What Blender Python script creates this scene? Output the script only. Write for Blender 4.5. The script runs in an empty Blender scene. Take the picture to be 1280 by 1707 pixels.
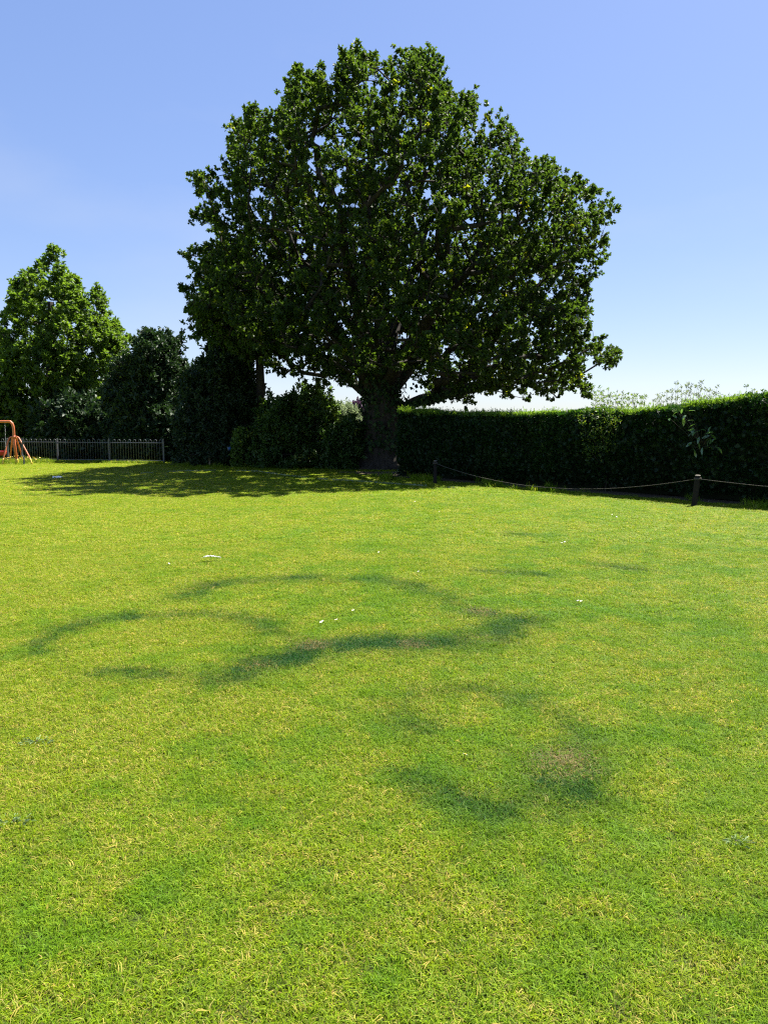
import bpy, bmesh, math, random
import numpy as np
from mathutils import Vector

rng = np.random.default_rng(7)
random.seed(7)
SC = bpy.context.scene
COL = SC.collection
R = math.radians

# ------------------------------------------------------------------ camera
F, CX, CY, HC = 1242.0, 640.0, 853.5, 1.6          # focal length / centre in photo pixels, eye height
PITCH = math.atan((853.5 - 709.0) / F)
cam_d = bpy.data.cameras.new('camera')
cam = bpy.data.objects.new('camera', cam_d); COL.objects.link(cam)
cam.location = (0, 0, HC)
cam.rotation_euler = (math.pi / 2 - PITCH, 0, 0)
cam_d.sensor_fit = 'VERTICAL'
cam_d.angle = 2 * math.atan(853.5 / F)
cam_d.clip_end = 3000
SC.camera = cam

# ------------------------------------------------------------------ sky, sun, exposure
SUN_EL = R(58)
sxy = np.array([0.72, 0.69]); sxy /= np.linalg.norm(sxy)      # horizontal direction towards the sun
SUN = Vector((sxy[0] * math.cos(SUN_EL), sxy[1] * math.cos(SUN_EL), math.sin(SUN_EL)))
W = bpy.data.worlds.new('World'); SC.world = W; W.use_nodes = True
wn = W.node_tree
bg = wn.nodes['Background']
sky = wn.nodes.new('ShaderNodeTexSky'); sky.sky_type = 'NISHITA'; sky.sun_disc = False
sky.sun_elevation = SUN_EL
sky.sun_rotation = math.atan2(sxy[0], sxy[1])
sky.altitude = 100; sky.air_density = 1.0; sky.dust_density = 0.5; sky.ozone_density = 4.0
sg = wn.nodes.new('ShaderNodeGamma'); sg.inputs[1].default_value = .52          # the phone's soft roll-off of the whole sky
hs_ = wn.nodes.new('ShaderNodeHueSaturation'); hs_.inputs['Saturation'].default_value = 1.42; hs_.inputs['Hue'].default_value = .512
wn.links.new(sky.outputs[0], sg.inputs[0]); wn.links.new(sg.outputs[0], hs_.inputs['Color']); 
wt = wn.nodes.new('ShaderNodeTexCoord'); wm = wn.nodes.new('ShaderNodeMapping'); wm.inputs['Scale'].default_value = (1.2, 1.2, 3.2); wm.inputs['Rotation'].default_value = (.2, .5, .4)
wz = wn.nodes.new('ShaderNodeTexNoise'); wz.inputs['Scale'].default_value = 1.6; wz.inputs['Detail'].default_value = 7; wz.inputs['Roughness'].default_value = .5
wr2 = wn.nodes.new('ShaderNodeMapRange'); wr2.inputs['From Min'].default_value = .52; wr2.inputs['From Max'].default_value = .85; wr2.inputs['To Max'].default_value = .30
wx = wn.nodes.new('ShaderNodeMix'); wx.data_type = 'RGBA'; wx.inputs[7].default_value = (2.2, 2.3, 2.5, 1)          # thin high haze in wisps
wn.links.new(wt.outputs['Generated'], wm.inputs[0]); wn.links.new(wm.outputs[0], wz.inputs['Vector']); wn.links.new(wz.outputs['Fac'], wr2.inputs['Value'])
wn.links.new(wr2.outputs[0], wx.inputs[0]); 
wtint = wn.nodes.new('ShaderNodeMix'); wtint.data_type = 'RGBA'; wtint.blend_type = 'MULTIPLY'; wtint.inputs[0].default_value = 1; wtint.inputs[7].default_value = (.96, .975, 1.10, 1)
wn.links.new(hs_.outputs[0], wtint.inputs[6]); wn.links.new(wtint.outputs[2], wx.inputs[6]); wn.links.new(wx.outputs[2], bg.inputs[0])
bg.inputs[1].default_value = 0.108
sun_d = bpy.data.lights.new('sun', 'SUN'); sun_d.energy = 5.0; sun_d.angle = R(0.55)
sun_d.color = (1.0, 0.95, 0.86)
sun = bpy.data.objects.new('sun', sun_d); COL.objects.link(sun)
sun.location = (20, 10, 30)
sun.rotation_euler = (-SUN).to_track_quat('-Z', 'Y').to_euler()
vs = SC.view_settings
vs.view_transform = 'Standard'; vs.look = 'None'; vs.gamma = 1; vs.use_curve_mapping = False
vs.exposure = 1.75
SC.cycles.use_denoising = False
SC.cycles.max_bounces = 8
SC.cycles.transparent_max_bounces = 8
SC.cycles.filter_width = 1.2

# ------------------------------------------------------------------ pixel <-> place helpers
cp, sp = math.cos(PITCH), math.sin(PITCH)
def ray(px, py):
    u = (px - CX) / F; v = (CY - py) / F
    return np.array([u, cp + v * sp, -sp + v * cp])
def gp(px, py, z=0.0):
    d = ray(px, py); t = (z - HC) / d[2]
    return np.array([d[0] * t, d[1] * t, z])
def at(px, py, Y):
    d = ray(px, py); t = Y / d[1]
    return np.array([d[0] * t, Y, HC + d[2] * t])
def project(P):
    P = np.atleast_2d(P)
    zf = P[:, 1] * cp - (P[:, 2] - HC) * sp
    yf = P[:, 1] * sp + (P[:, 2] - HC) * cp
    return CX + F * P[:, 0] / zf, CY - F * yf / zf
def in_poly(x, y, poly):
    poly = np.asarray(poly, float)
    ins = np.zeros(len(x), bool)
    j = len(poly) - 1
    for i in range(len(poly)):
        xi, yi = poly[i]; xj, yj = poly[j]
        c = ((yi > y) != (yj > y)) & (x < (xj - xi) * (y - yi) / (yj - yi + 1e-12) + xi)
        ins ^= c; j = i
    return ins
def unit(v):
    return v / (np.linalg.norm(v, axis=-1, keepdims=True) + 1e-9)

# value noise, 2D and 3D
_g2 = rng.random((64, 64)); _g3 = rng.random((24, 24, 24))
def noise2(x, y, s=1.0, o=0):
    x = np.asarray(x) / s + 100.3 + o * 17.7; y = np.asarray(y) / s + 100.7 + o * 9.1
    i = np.floor(x).astype(int); j = np.floor(y).astype(int); fx = x - i; fy = y - j
    fx = fx * fx * (3 - 2 * fx); fy = fy * fy * (3 - 2 * fy)
    g = lambda a, b: _g2[a % 64, b % 64]
    return (g(i, j) * (1 - fx) + g(i + 1, j) * fx) * (1 - fy) + (g(i, j + 1) * (1 - fx) + g(i + 1, j + 1) * fx) * fy
def fbm2(x, y, s=1.0, o=0):
    return 0.55 * noise2(x, y, s, o) + 0.3 * noise2(x, y, s * .47, o + 3) + 0.15 * noise2(x, y, s * .21, o + 5)
def noise3(P, s=1.0):
    P = np.asarray(P) / s + 50.0
    i = np.floor(P).astype(int); f = P - i; f = f * f * (3 - 2 * f)
    r = 0
    for a in (0, 1):
        for b in (0, 1):
            for c in (0, 1):
                w = (f[:, 0] if a else 1 - f[:, 0]) * (f[:, 1] if b else 1 - f[:, 1]) * (f[:, 2] if c else 1 - f[:, 2])
                r = r + w * _g3[(i[:, 0] + a) % 24, (i[:, 1] + b) % 24, (i[:, 2] + c) % 24]
    return r

# ------------------------------------------------------------------ mesh helpers
def mesh_np(name, V, faces, mat=None, attrs=None, smooth=False):
    """faces: list of (n,k) int arrays"""
    me = bpy.data.meshes.new(name)
    V = np.ascontiguousarray(V, np.float32)
    me.vertices.add(len(V)); me.vertices.foreach_set('co', V.ravel())
    if not isinstance(faces, (list, tuple)): faces = [faces]
    faces = [np.asarray(f) for f in faces if len(f)]
    loops = np.concatenate([f.ravel() for f in faces]).astype(np.int32)
    tot = np.concatenate([np.full(len(f), f.shape[1]) for f in faces]).astype(np.int32)
    start = np.concatenate([[0], np.cumsum(tot)[:-1]]).astype(np.int32)
    me.loops.add(len(loops)); me.loops.foreach_set('vertex_index', loops)
    me.polygons.add(len(tot)); me.polygons.foreach_set('loop_start', start); me.polygons.foreach_set('loop_total', tot)
    if smooth: me.polygons.foreach_set('use_smooth', np.ones(len(tot), bool))
    me.update(calc_edges=True)
    for k, a in (attrs or {}).items():
        at_ = me.attributes.new(k, 'FLOAT', 'POINT'); at_.data.foreach_set('value', np.asarray(a, np.float32))
    if mat: me.materials.append(mat)
    return me
def obj(name, me, parent=None, kind=None, loc=None):
    o = bpy.data.objects.new(name, me); COL.objects.link(o)
    if parent is not None: o.parent = parent
    if kind: o['kind'] = kind
    if loc is not None: o.location = loc
    return o
def tag(o, label, cat, group=None):
    o['label'] = label; o['category'] = cat
    if group: o['group'] = group
    return o
def thing(name, label, cat, loc=(0, 0, 0), group=None):
    o = bpy.data.objects.new(name, None); COL.objects.link(o); o.location = loc
    o.empty_display_size = .2
    return tag(o, label, cat, group)

def edge_tubes(P0, P1, R0, R1, k=6):
    """tapered tubes for N edges"""
    P0, P1 = np.asarray(P0, float), np.asarray(P1, float); R0, R1 = np.asarray(R0), np.asarray(R1)
    d = unit(P1 - P0)
    ref = np.where(np.abs(d[:, 2:3]) > .9, np.array([[1., 0, 0]]), np.array([[0, 0, 1.]]))
    a = unit(np.cross(d, ref)); b = np.cross(d, a)
    th = np.arange(k) * 2 * math.pi / k
    ring = a[:, None, :] * np.cos(th)[None, :, None] + b[:, None, :] * np.sin(th)[None, :, None]
    V = np.concatenate([P0[:, None] + ring * R0[:, None, None], P1[:, None] + ring * R1[:, None, None]], 1).reshape(-1, 3)
    n = len(P0); base = (np.arange(n) * 2 * k)[:, None]
    i = np.arange(k)[None]; j = (np.arange(k) + 1)[None] % k
    Fq = np.stack([base + i, base + j, base + k + j, base + k + i], -1).reshape(-1, 4)
    return V, Fq
def sweep(pts, rad, k=10, lump=0.0, caps=True, seed=0):
    """one continuous tube along a polyline"""
    pts = np.asarray(pts, float); n = len(pts)
    rad = np.broadcast_to(np.asarray(rad, float), (n,))
    t = unit(np.gradient(pts, axis=0))
    a = np.zeros_like(pts); ref = np.array([1., 0, 0]) if abs(t[0][0]) < .8 else np.array([0, 1., 0])
    for i in range(n):
        v = ref - t[i] * np.dot(ref, t[i]); v /= np.linalg.norm(v); a[i] = v; ref = v
    b = np.cross(t, a)
    th = np.arange(k) * 2 * math.pi / k
    r = rad[:, None] * np.ones((n, k))
    V = pts[:, None] + (a[:, None] * np.cos(th)[None, :, None] + b[:, None] * np.sin(th)[None, :, None]) * r[..., None]
    V = V.reshape(-1, 3)
    if lump:
        q = noise3(V * 1.0 + seed * 3.1, .45) - .5
        q2 = noise3(V * np.array([1, 1, .25]) + seed, .16) - .5
        c = np.repeat(pts, k, 0)
        V = c + (V - c) * (1 + lump * (q * 1.6 + q2 * .7))[:, None]
    base = (np.arange(n - 1) * k)[:, None]; i = np.arange(k)[None]; j = (i + 1) % k
    Fq = np.stack([base + i, base + j, base + k + j, base + k + i], -1).reshape(-1, 4)
    Fs = [Fq]
    if caps:
        V = np.concatenate([V, pts[:1], pts[-1:]])
        c0, c1 = n * k, n * k + 1; i = np.arange(k); j = (i + 1) % k
        Fs.append(np.stack([np.full(k, c0), j, i], -1)); Fs.append(np.stack([np.full(k, c1), (n - 1) * k + i, (n - 1) * k + j], -1))
    return V, Fs
def join_parts(parts):
    V = []; F3 = []; F4 = []; off = 0
    for v, fs in parts:
        V.append(v)
        for f in (fs if isinstance(fs, list) else [fs]):
            (F3 if f.shape[1] == 3 else F4).append(f + off)
        off += len(v)
    out = []
    if F3: out.append(np.concatenate(F3))
    if F4: out.append(np.concatenate(F4))
    return np.concatenate(V), out
def smooth_poly(pts, n):
    pts = np.asarray(pts, float)
    P = np.concatenate([[2 * pts[0] - pts[1]], pts, [2 * pts[-1] - pts[-2]]])
    out = []
    m = len(pts) - 1
    for s in np.linspace(0, m - 1e-6, n):
        i = int(s); f = s - i
        p0, p1, p2, p3 = P[i], P[i + 1], P[i + 2], P[i + 3]
        out.append(.5 * ((2 * p1) + (-p0 + p2) * f + (2 * p0 - 5 * p1 + 4 * p2 - p3) * f ** 2 + (-p0 + 3 * p1 - 3 * p2 + p3) * f ** 3))
    return np.array(out)

def leaf_geo(pos, axis, nrm, L, wr=.5, fold=.12, droop=.1):
    """folded kite leaves, 2 triangles each"""
    axis = unit(axis); nrm = unit(nrm - axis * np.sum(nrm * axis, 1, keepdims=True)); side = np.cross(axis, nrm)
    L = np.asarray(L)[:, None]
    w = (wr * L * .5)
    v0 = pos; v1 = pos + axis * L * .52 + side * w + nrm * fold * L
    v2 = pos + axis * L - nrm * droop * L; v3 = pos + axis * L * .52 - side * w + nrm * fold * L
    V = np.stack([v0, v1, v2, v3], 1).reshape(-1, 3)
    b = (np.arange(len(pos)) * 4)[:, None]
    return V, np.concatenate([b + np.array([[0, 1, 2]]), b + np.array([[0, 2, 3]])])

# ------------------------------------------------------------------ materials
def mat_new(name):
    m = bpy.data.materials.new(name); m.use_nodes = True
    nt = m.node_tree
    for n in list(nt.nodes):
        if n.type != 'OUTPUT_MATERIAL': nt.nodes.remove(n)
    return m, nt, nt.nodes['Material Output']
def ramp(nt, fac, stops, interp='LINEAR'):
    r = nt.nodes.new('ShaderNodeValToRGB'); r.color_ramp.interpolation = interp
    while len(r.color_ramp.elements) < len(stops): r.color_ramp.elements.new(.5)
    for e, (p, c) in zip(r.color_ramp.elements, stops):
        e.position = p; e.color = (*c, 1)
    nt.links.new(fac, r.inputs[0]); return r.outputs[0]
def attr(nt, name, typ='GEOMETRY'):
    a = nt.nodes.new('ShaderNodeAttribute'); a.attribute_name = name; a.attribute_type = typ; return a.outputs['Fac']
def mix(nt, fac, a, b, typ='MIX'):
    n = nt.nodes.new('ShaderNodeMix'); n.data_type = 'RGBA'; n.blend_type = typ
    for s, v in ((n.inputs[0], fac), (n.inputs[6], a), (n.inputs[7], b)):
        if isinstance(v, (int, float)): s.default_value = v
        elif isinstance(v, tuple): s.default_value = (*v, 1)
        else: nt.links.new(v, s)
    return n.outputs[2]
def math_n(nt, op, a, b=None, clamp=False):
    n = nt.nodes.new('ShaderNodeMath'); n.operation = op; n.use_clamp = clamp
    for s, v in zip(n.inputs, (a, b)):
        if v is None: continue
        if isinstance(v, (int, float)): s.default_value = v
        else: nt.links.new(v, s)
    return n.outputs[0]
def tex_noise(nt, scale, detail=4, coord='Object', rough=.55, stretch=None):
    tc = nt.nodes.new('ShaderNodeTexCoord'); n = nt.nodes.new('ShaderNodeTexNoise')
    n.inputs['Scale'].default_value = scale; n.inputs['Detail'].default_value = detail; n.inputs['Roughness'].default_value = rough
    src = tc.outputs[coord]
    if stretch:
        mp = nt.nodes.new('ShaderNodeMapping'); mp.inputs['Scale'].default_value = stretch
        nt.links.new(src, mp.inputs[0]); src = mp.outputs[0]
    nt.links.new(src, n.inputs['Vector']); return n.outputs['Fac']
def leafy(name, stops, trans, tfac=.35, rough=.5, spec=.4):
    """leaf: diffuse + gloss + light through the blade; tint is each leaf's own colour"""
    m, nt, out = mat_new(name)
    t = attr(nt, 'tint')
    c = ramp(nt, t, stops)
    p = nt.nodes.new('ShaderNodeBsdfPrincipled'); p.inputs['Roughness'].default_value = rough
    p.inputs['Specular IOR Level'].default_value = spec
    nt.links.new(c, p.inputs['Base Color'])
    tr = nt.nodes.new('ShaderNodeBsdfTranslucent')
    nt.links.new(mix(nt, 1.0, c, trans, 'MULTIPLY'), tr.inputs['Color'])
    ms = nt.nodes.new('ShaderNodeMixShader'); ms.inputs[0].default_value = tfac
    nt.links.new(p.outputs[0], ms.inputs[1]); nt.links.new(tr.outputs[0], ms.inputs[2])
    nt.links.new(ms.outputs[0], out.inputs[0])
    return m
def solid(name, stops, scale=8, rough=.7, bump=0, bscale=30, metallic=0, stretch=None, spec=.5):
    m, nt, out = mat_new(name)
    p = nt.nodes.new('ShaderNodeBsdfPrincipled'); p.inputs['Roughness'].default_value = rough
    p.inputs['Metallic'].default_value = metallic; p.inputs['Specular IOR Level'].default_value = spec
    nt.links.new(ramp(nt, tex_noise(nt, scale, stretch=stretch), stops), p.inputs['Base Color'])
    if bump:
        b = nt.nodes.new('ShaderNodeBump'); b.inputs['Strength'].default_value = bump; b.inputs['Distance'].default_value = .03
        nt.links.new(tex_noise(nt, bscale, 6, stretch=stretch), b.inputs['Height']); nt.links.new(b.outputs[0], p.inputs['Normal'])
    nt.links.new(p.outputs[0], out.inputs[0])
    return m

M = {}
M['oak_leaf'] = leafy('oak_leaf', [(0, (.018, .038, .008)), (.55, (.034, .062, .011)), (.85, (.066, .100, .013)), (1, (.17, .19, .012))], (3.1, 3.0, 1.1), .38, .55, .2)
M['lime_leaf'] = leafy('lime_leaf', [(0, (.036, .070, .012)), (.6, (.072, .122, .016)), (1, (.150, .200, .022))], (2.9, 2.9, 1.2), .36, .5, .3)
M['yew_leaf'] = leafy('yew_leaf', [(0, (.016, .034, .013)), (.7, (.030, .060, .019)), (1, (.070, .095, .028))], (1.8, 2.0, 1.2), .15, .55, .3)
M['ivy_leaf'] = leafy('ivy_leaf', [(0, (.012, .030, .009)), (.7, (.022, .050, .013)), (1, (.05, .09, .02))], (1.8, 2.0, 1.0), .12, .6, .2)
M['shrub_leaf'] = leafy('shrub_leaf', [(0, (.026, .058, .013)), (.6, (.050, .100, .018)), (1, (.16, .19, .022))], (2.4, 2.4, 1.2), .28, .5, .35)
M['bright_leaf'] = leafy('bright_leaf', [(0, (.06, .11, .02)), (.6, (.10, .17, .025)), (1, (.18, .22, .04))], (2.2, 2.2, 1.2), .33, .5, .3)
M['silver_leaf'] = leafy('silver_leaf', [(0, (.12, .17, .085)), (1, (.24, .29, .16))], (1.6, 1.6, 1.3), .28, .6, .3)
M['hedge_tip_lit'] = leafy('hedge_tip_lit', [(0, (.10, .18, .02)), (1, (.16, .26, .03))], (2.0, 2.0, 1.0), .45, .55, .2)  # brighter than the hedge leaf: sun on the top edge painted in
M['weed_leaf'] = leafy('weed_leaf', [(0, (.10, .17, .05)), (1, (.20, .27, .12))], (1.4, 1.4, 1.0), .25, .6, .2)
M['purple_leaf'] = leafy('purple_leaf', [(0, (.035, .022, .040)), (1, (.075, .045, .075))], (1.6, 1.2, 1.4), .25, .5, .4)
M['hedge_leaf'] = leafy('hedge_leaf', [(0, (.006, .018, .005)), (.6, (.011, .032, .007)), (.9, (.022, .058, .009)), (1, (.10, .17, .016))], (2.0, 2.4, 1.1), .22, .55, .3)
M['laurel_leaf'] = leafy('laurel_leaf', [(0, (.06, .13, .04)), (1, (.09, .17, .05))], (2.2, 2.2, 1.0), .25, .22, 1.0)
M['bark'] = solid('bark', [(.3, (.018, .015, .011)), (.7, (.050, .042, .032))], 7, .9, .9, 16, stretch=(1, 1, .25), spec=.2)
M['twig'] = solid('twig', [(.3, (.028, .023, .017)), (.7, (.06, .05, .036))], 9, .9, spec=.2)
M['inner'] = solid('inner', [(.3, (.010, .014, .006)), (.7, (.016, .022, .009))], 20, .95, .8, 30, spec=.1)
M['steel'] = solid('steel', [(.3, (.050, .055, .065)), (.7, (.080, .085, .097))], 40, .45, spec=.5)
M['orange'] = solid('orange', [(.3, (.46, .11, .035)), (.7, (.56, .17, .07))], 12, .45, spec=.5)
M['yellow'] = solid('yellow', [(.3, (.62, .42, .04)), (.7, (.70, .50, .07))], 20, .5)
M['red'] = solid('red', [(.3, (.35, .012, .02)), (.7, (.45, .03, .03))], 9, .4)
M['rubber'] = solid('rubber', [(.3, (.012, .012, .014)), (.7, (.02, .02, .024))], 20, .7)
M['galv'] = solid('galv', [(.3, (.20, .21, .22)), (.7, (.32, .33, .34))], 30, .4, metallic=.7)
M['oldwood'] = solid('oldwood', [(.3, (.010, .008, .007)), (.7, (.028, .023, .019))], 6, .9, .7, 20, stretch=(3, 3, .3), spec=.2)
M['palewood'] = solid('palewood', [(.3, (.22, .18, .11)), (.7, (.32, .27, .17))], 6, .9, .5, 20, stretch=(3, 3, .3), spec=.2)
M['cutwood'] = solid('cutwood', [(.3, (.16, .14, .11)), (.7, (.24, .21, .17))], 14, .9)
M['rope'] = solid('rope', [(.3, (.05, .045, .034)), (.7, (.10, .088, .07))], 60, .95, .8, 90)
M['feather'] = solid('feather', [(.3, (.36, .36, .34)), (.7, (.50, .50, .47))], 20, .8)
M['petal'] = solid('petal', [(.3, (.74, .74, .72)), (.7, (.84, .84, .82))], 20, .7)
M['pollen'] = solid('pollen', [(.3, (.60, .36, .02)), (.7, (.70, .45, .03))], 40, .7)
M['blue'] = solid('blue', [(.3, (.03, .13, .42)), (.7, (.05, .20, .55))], 6, .35)
M['palepanel'] = solid('palepanel', [(.3, (.50, .62, .78)), (.7, (.62, .72, .84))], 6, .35)
M['paper'] = solid('paper', [(.3, (.70, .71, .72)), (.7, (.80, .80, .80))], 12, .7)

# grass blades (instanced tufts) and the turf sheet share one colour recipe
G_GREEN, G_LIME, G_STRAW, G_DARK = (.090, .205, .010), (.205, .262, .006), (.44, .35, .09), (.018, .074, .012)
def grass_colour(nt, ring, dry, rnd, straw_from):
    c = mix(nt, dry, G_GREEN, G_LIME)
    s = math_n(nt, 'MULTIPLY', math_n(nt, 'ADD', math_n(nt, 'MULTIPLY', dry, .55), math_n(nt, 'SUBTRACT', rnd, straw_from)), 5.0, True)
    c = mix(nt, s, c, G_STRAW)
    return mix(nt, math_n(nt, 'MULTIPLY', ring, 1.25, True), c, G_DARK)
m, nt, out = mat_new('grass_blade')
cb = grass_colour(nt, attr(nt, 'ring', 'INSTANCER'), attr(nt, 'dry', 'INSTANCER'), attr(nt, 'brnd'), 1.13)
brown = math_n(nt, 'MULTIPLY', math_n(nt, 'SUBTRACT', math_n(nt, 'ADD', attr(nt, 'brown', 'INSTANCER'), attr(nt, 'brnd')), .95), 4.0, True)
cb = mix(nt, brown, cb, (.23, .17, .075))
cb = mix(nt, math_n(nt, 'MULTIPLY', attr(nt, 'pale', 'INSTANCER'), .8), cb, (.36, .42, .30))
cb = mix(nt, 1.0, cb, ramp(nt, attr(nt, 'bval'), [(0, (.42, .52, .6)), (.45, (.92, .95, 1)), (1, (1.25, 1.18, 1.1))]), 'MULTIPLY')      # old and young blades differ
p = nt.nodes.new('ShaderNodeBsdfPrincipled'); p.inputs['Roughness'].default_value = .55; p.inputs['Specular IOR Level'].default_value = .10
nt.links.new(cb, p.inputs['Base Color'])
tr = nt.nodes.new('ShaderNodeBsdfTranslucent'); nt.links.new(mix(nt, 1.0, cb, (1.7, 1.7, .9), 'MULTIPLY'), tr.inputs['Color'])
ms = nt.nodes.new('ShaderNodeMixShader'); ms.inputs[0].default_value = .33
nt.links.new(p.outputs[0], ms.inputs[1]); nt.links.new(tr.outputs[0], ms.inputs[2]); nt.links.new(ms.outputs[0], out.inputs[0])
M['grass'] = m
m, nt, out = mat_new('turf')
rn = tex_noise(nt, 55, 5, rough=.7)
ct = grass_colour(nt, attr(nt, 'ring'), attr(nt, 'dry'), rn, 1.0)
ct = mix(nt, ramp(nt, tex_noise(nt, 130, 4), [(.38, (0, 0, 0)), (.62, (1, 1, 1))]), mix(nt, .35, ct, (.05, .05, .02)), ct)
ct = mix(nt, math_n(nt, 'MULTIPLY', attr(nt, 'thatch'), .85), ct, (.042, .046, .014))       # dead thatch, darkened to paint shaded gaps between near blades
soil = math_n(nt, 'ADD', attr(nt, 'soil'), math_n(nt, 'MULTIPLY', math_n(nt, 'SUBTRACT', tex_noise(nt, 3, 5), .5), .8), True)
soil = ramp(nt, soil, [(.4, (0, 0, 0)), (.62, (1, 1, 1))])
ct = mix(nt, soil, ct, ramp(nt, tex_noise(nt, 25, 6), [(.3, (.045, .034, .022)), (.7, (.10, .078, .052))]))
p = nt.nodes.new('ShaderNodeBsdfPrincipled'); p.inputs['Roughness'].default_value = .85; p.inputs['Specular IOR Level'].default_value = .12
nt.links.new(ct, p.inputs['Base Color'])
b = nt.nodes.new('ShaderNodeBump'); b.inputs['Strength'].default_value = .8; b.inputs['Distance'].default_value = .03
nt.links.new(tex_noise(nt, 70, 5, rough=.7), b.inputs['Height']); nt.links.new(b.outputs[0], p.inputs['Normal'])
nt.links.new(p.outputs[0], out.inputs[0])
M['turf'] = m

# ------------------------------------------------------------------ lines of the place
POST_A, POST_B = gp(725, 806), gp(1156, 843)            # two posts of the rope fence
hdir = unit((POST_B - POST_A)[:2]); hn = np.array([hdir[1], -hdir[0]])
if np.dot(hn, sxy) < 0: hn = -hn                         # away from the lawn
HO = POST_A[:2] + hn * 1.35                               # hedge face line origin
def hpt(t, w=0): return HO + hdir * t + hn * w
T_END = None
for t in np.linspace(-8, 4, 600):                        # hedge's far end sits behind photo column 662
    q = hpt(t)
    if abs(CX + F * q[0] / (q[1] * cp + HC * sp) - 664) < 2: T_END = t; break
T_NEAR = 17.0
def soil_mask(x, y):
    """1 under the hedge and under the trees at the back"""
    w = (x - HO[0]) * hn[0] + (y - HO[1]) * hn[1]
    a = np.clip((w + .75) / .5, 0, 1) * (y < 26)
    back = np.clip((y - (27.6 - .10 * x + 0.012 * x * x * (x < 0))) / 1.0, 0, 1)
    back = back * np.clip((x + 9.3) / .8, 0, 1)
    return np.clip(np.maximum(a, back), 0, 1)

# darker fairy rings, traced on the ground: (points in photo px, half width in m, strength)
RINGS = [
    ([(72, 1092), (88, 1062), (120, 1043), (165, 1033), (228, 1026)], .09, .75),
    ([(180, 1126), (262, 1131)], .10, .5),
    ([(296, 998), (326, 983), (372, 972), (440, 968), (540, 965), (620, 967), (680, 978), (725, 990), (752, 1008)], .15, .55),
    ([(300, 996), (345, 975), (380, 972)], .13, .5),
    ([(610, 968), (700, 980)], .13, .5),
    ([(268, 1026), (345, 1022), (402, 1035), (445, 1046), (482, 1066)], .10, .4),
    ([(384, 1132), (432, 1114), (480, 1097), (522, 1080), (585, 1074), (652, 1071), (694, 1080), (742, 1078), (802, 1068), (852, 1050), (884, 1032)], .16, .95),
    ([(884, 1032), (845, 1030), (800, 1024)], .15, .9),
    ([(400, 1126), (440, 1106), (510, 1090)], .20, .6), ([(610, 1200), (690, 1208)], .13, .5), ([(690, 1310), (760, 1330), (830, 1345)], .12, .5),
    ([(742, 952), (780, 951), (832, 956), (912, 960)], .09, .5),
    ([(978, 941), (1060, 950)], .13, .5),
    ([(866, 890), (905, 892)], .14, .55),
    ([(640, 1205), (700, 1165), (780, 1150), (860, 1160), (940, 1195), (985, 1245)], .10, .38),
    ([(985, 1245), (985, 1290), (940, 1325), (870, 1335), (790, 1335), (700, 1310)], .09, .42),
    ([(890, 1262), (960, 1250), (985, 1290), (950, 1325), (900, 1300)], .12, .62),
    ([(60, 826), (120, 824)], .25, .4), ([(0, 843), (60, 840)], .25, .3),
    ([(1040, 1100), (1130, 1120), (1180, 1150)], .08, .15),
]
BROWN = [(940, 1272, .16, .75), (520, 1076, .14, .65), (690, 1076, .12, .6), (800, 1022, .12, .75), (430, 1112, .10, .4), (790, 1066, .12, .35), (840, 956, .13, .3), (350, 976, .11, .3)]
RINGW = [(np.array([gp(*q)[:2] for q in pts]), w, s) for pts, w, s in RINGS]
BROWNW = [(gp(x, y)[:2], r, s) for x, y, r, s in BROWN]
def ring_mask(x, y):
    P = np.stack([x, y], 1); out = np.zeros(len(P))
    P = P + (np.stack([noise2(x, y, .35, 1), noise2(x, y, .35, 2)], 1) - .5) * .16 + (np.stack([noise2(x, y, .07, 1), noise2(x, y, .07, 2)], 1) - .5) * .12
    for pts, w, s in RINGW:
        d = np.full(len(P), 9.)
        for a, b in zip(pts[:-1], pts[1:]):
            ab = b - a; t = np.clip(((P - a) @ ab) / (ab @ ab), 0, 1)
            d = np.minimum(d, np.linalg.norm(P - a - t[:, None] * ab, axis=1))
        brk = np.clip(.35 + 1.5 * (noise2(x, y, .40, 7) - .2), .25, 1.2)
        out = np.maximum(out, s * brk * np.exp(-(d / (w * 1.25)) ** 2))
    return np.clip(out, 0, 1)
def brown_mask(x, y):
    out = np.zeros(len(x))
    for c, r, s in BROWNW:
        out = np.maximum(out, s * np.exp(-((x - c[0]) ** 2 + (y - c[1]) ** 2) / r ** 2))
    return out
def dry_mask(x, y):
    far = np.clip((y - 3) / 14, 0, 1)
    v = fbm2(x, y, .55, 0) * .42 + noise2(x, y, .13, 4) * .33 + noise2(x, y, .05, 6) * .25
    v = np.clip((v - .22) * 1.8, 0, 1)
    left = np.clip((-x / (y + .1)) * .5, 0, .2)
    return np.clip(v * (1 - .35 * far) + .30 * far + left, 0, .78)

# ------------------------------------------------------------------ ground
def axis_steps(lo, hi, fine_lo, fine_hi, step):
    a = list(np.arange(fine_lo, fine_hi + 1e-6, step))
    s = step; v = fine_lo
    pre = []
    while v > lo: s *= 1.35; v -= s; pre.append(v)
    s = step; v = a[-1]; post = []
    while v < hi: s *= 1.35; v += s; post.append(v)
    return np.array(pre[::-1] + a + post)
xs = axis_steps(-900, 900, -7, 7, .075); ys = axis_steps(-60, 1500, 1.2, 15, .075)
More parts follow.
